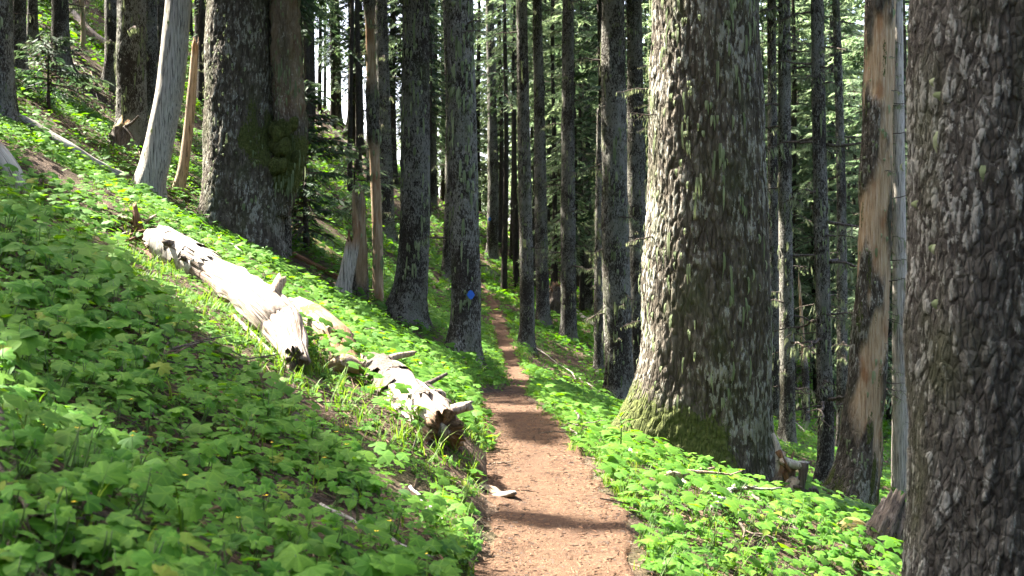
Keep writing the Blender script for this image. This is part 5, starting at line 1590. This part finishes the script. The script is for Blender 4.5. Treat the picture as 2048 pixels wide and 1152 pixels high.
# twigs, needles and wood crumbs on the soil and on the trail
A = Acc()
def sticks(P, r, lmin, lmax, w, mi, lift=.012):
    n = len(P); yaw = r.random(n) * 6.28; L = lmin + (lmax - lmin) * r.random(n) ** 2
    D = np.stack([np.cos(yaw), np.sin(yaw), np.zeros(n)], -1)
    e = .05
    gx = (terrain(P[:, 0] + e, P[:, 1]) - terrain(P[:, 0] - e, P[:, 1])) / (2 * e); gy = (terrain(P[:, 0], P[:, 1] + e) - terrain(P[:, 0], P[:, 1] - e)) / (2 * e)
    D[:, 2] = np.where(lift > .011, D[:, 0] * gx + D[:, 1] * gy, 0) + (r.random(n) - .5) * .25
    D = unit(D); S = unit(np.cross(D, UPV)); W_ = (w * (.6 + .8 * r.random(n)))[:, None]
    c = P + UPV * lift
    a0 = c - D * (L / 2)[:, None]; a1 = c + D * (L / 2)[:, None]
    V = np.stack([a0 - S * W_, a0 + S * W_, a0 + UPV * W_ * 1.6, a1 - S * W_ * .6, a1 + S * W_ * .6, a1 + UPV * W_], 1).reshape(-1, 3)
    k = np.arange(n)[:, None] * 6
    Q = np.concatenate([k + np.array([[0, 2, 5, 3]]), k + np.array([[2, 1, 4, 5]])])
    A.add(V, Q, None, mi)
P, off, r = cover_points(2.8, 12, 60, 21); sticks(P, r, .05, .45, .005, 0)
P, off, r = cover_points(2.8, 10, 7, 28); sticks(P, r, .2, .8, .006, 1, .05)
P, off, r = cover_points(2.8, 12, 30, 22); sticks(P, r, .05, .30, .004, 1)
P, off, r = cover_points(12, 40, 8, 23); sticks(P, r, .10, .8, .008, 0)
r = np.random.default_rng(24)
n = 900; d = 14 + 80 * r.random(n); bpx = []
for b in BROWN[:2]:
    b_ = np.array(b, float); gx = b_[:, 0].min() + r.random(900) * np.ptp(b_[:, 0]); gy = b_[:, 1].min() + r.random(900) * np.ptp(b_[:, 1])
    m = inpoly(gx, gy, b); P, ok = hits(gx[m], gy[m], detail=True); P = P[ok & (P[:, 1] < 96)]
    sticks(P, r, .2, 1.3, .014, 0, .03); sticks(P + (r.random(P.shape) - .5) * [.6, .6, 0], r, .2, 1.0, .012, 1, .03)
tag(link('twig_litter', A.mesh('twig_litter', [MAT['litter'], MAT['litter_dark']], False)), 'brown twigs and needles littering the soil between the plants', kind='stuff')
A = Acc()
r = np.random.default_rng(25)
n = 5200; d = 4.5 + 18 * r.random(n) ** 1.6; u = (r.random(n) * 2 - 1)
u = np.sign(u) * np.abs(u) ** .7
P = np.stack([tab(XT, d) + u * tab(WT, d) * 1.02, d, tab(ZT, d) + CZ + .018 + .014 * np.abs(u) ** 3], -1)
sticks(P[:2600], r, .015, .06, .0022, 0, .002); sticks(P[2600:], r, .01, .035, .0030, 1, .002)
tag(link('trail_needles', A.mesh('trail_needles', [MAT['litter_needle'], MAT['litter_dark']], False)), 'dry needles and crumbs scattered over the trail', kind='stuff')

# tiny yellow flowers in the left foreground
A = Acc()
P, off, r = cover_points(3, 9, 5, 27)
P = P[P[:, 0] < .2]
for p in P:
    q = p + UPV * (.10 + .12 * r.random())
    for k in range(5):
        a = k * 1.257 + r.random()
        D = np.array([math.cos(a), math.sin(a), .3]); S = np.array([-math.sin(a), math.cos(a), 0])
        A.add(np.array([q, q + D * .008 + S * .005, q + D * .015, q + D * .008 - S * .005]), np.array([[0, 1, 2, 3]]), None, 0)
    A.add(np.array([p, p + [.003, 0, 0], q + [.002, 0, 0], q]), np.array([[0, 1, 2, 3]]), None, 1)
tag(link('yellow_flowers', A.mesh('yellow_flowers', [MAT['petal_yellow'], MAT['stem_green']], False)), 'scattered tiny yellow violets in the left foreground leaves', kind='stuff')
print('TRIS', sum(sum(len(p.vertices)-2 for p in m.polygons) if len(m.polygons)<2000 else len(m.loops)-2*len(m.polygons) for m in bpy.data.meshes))
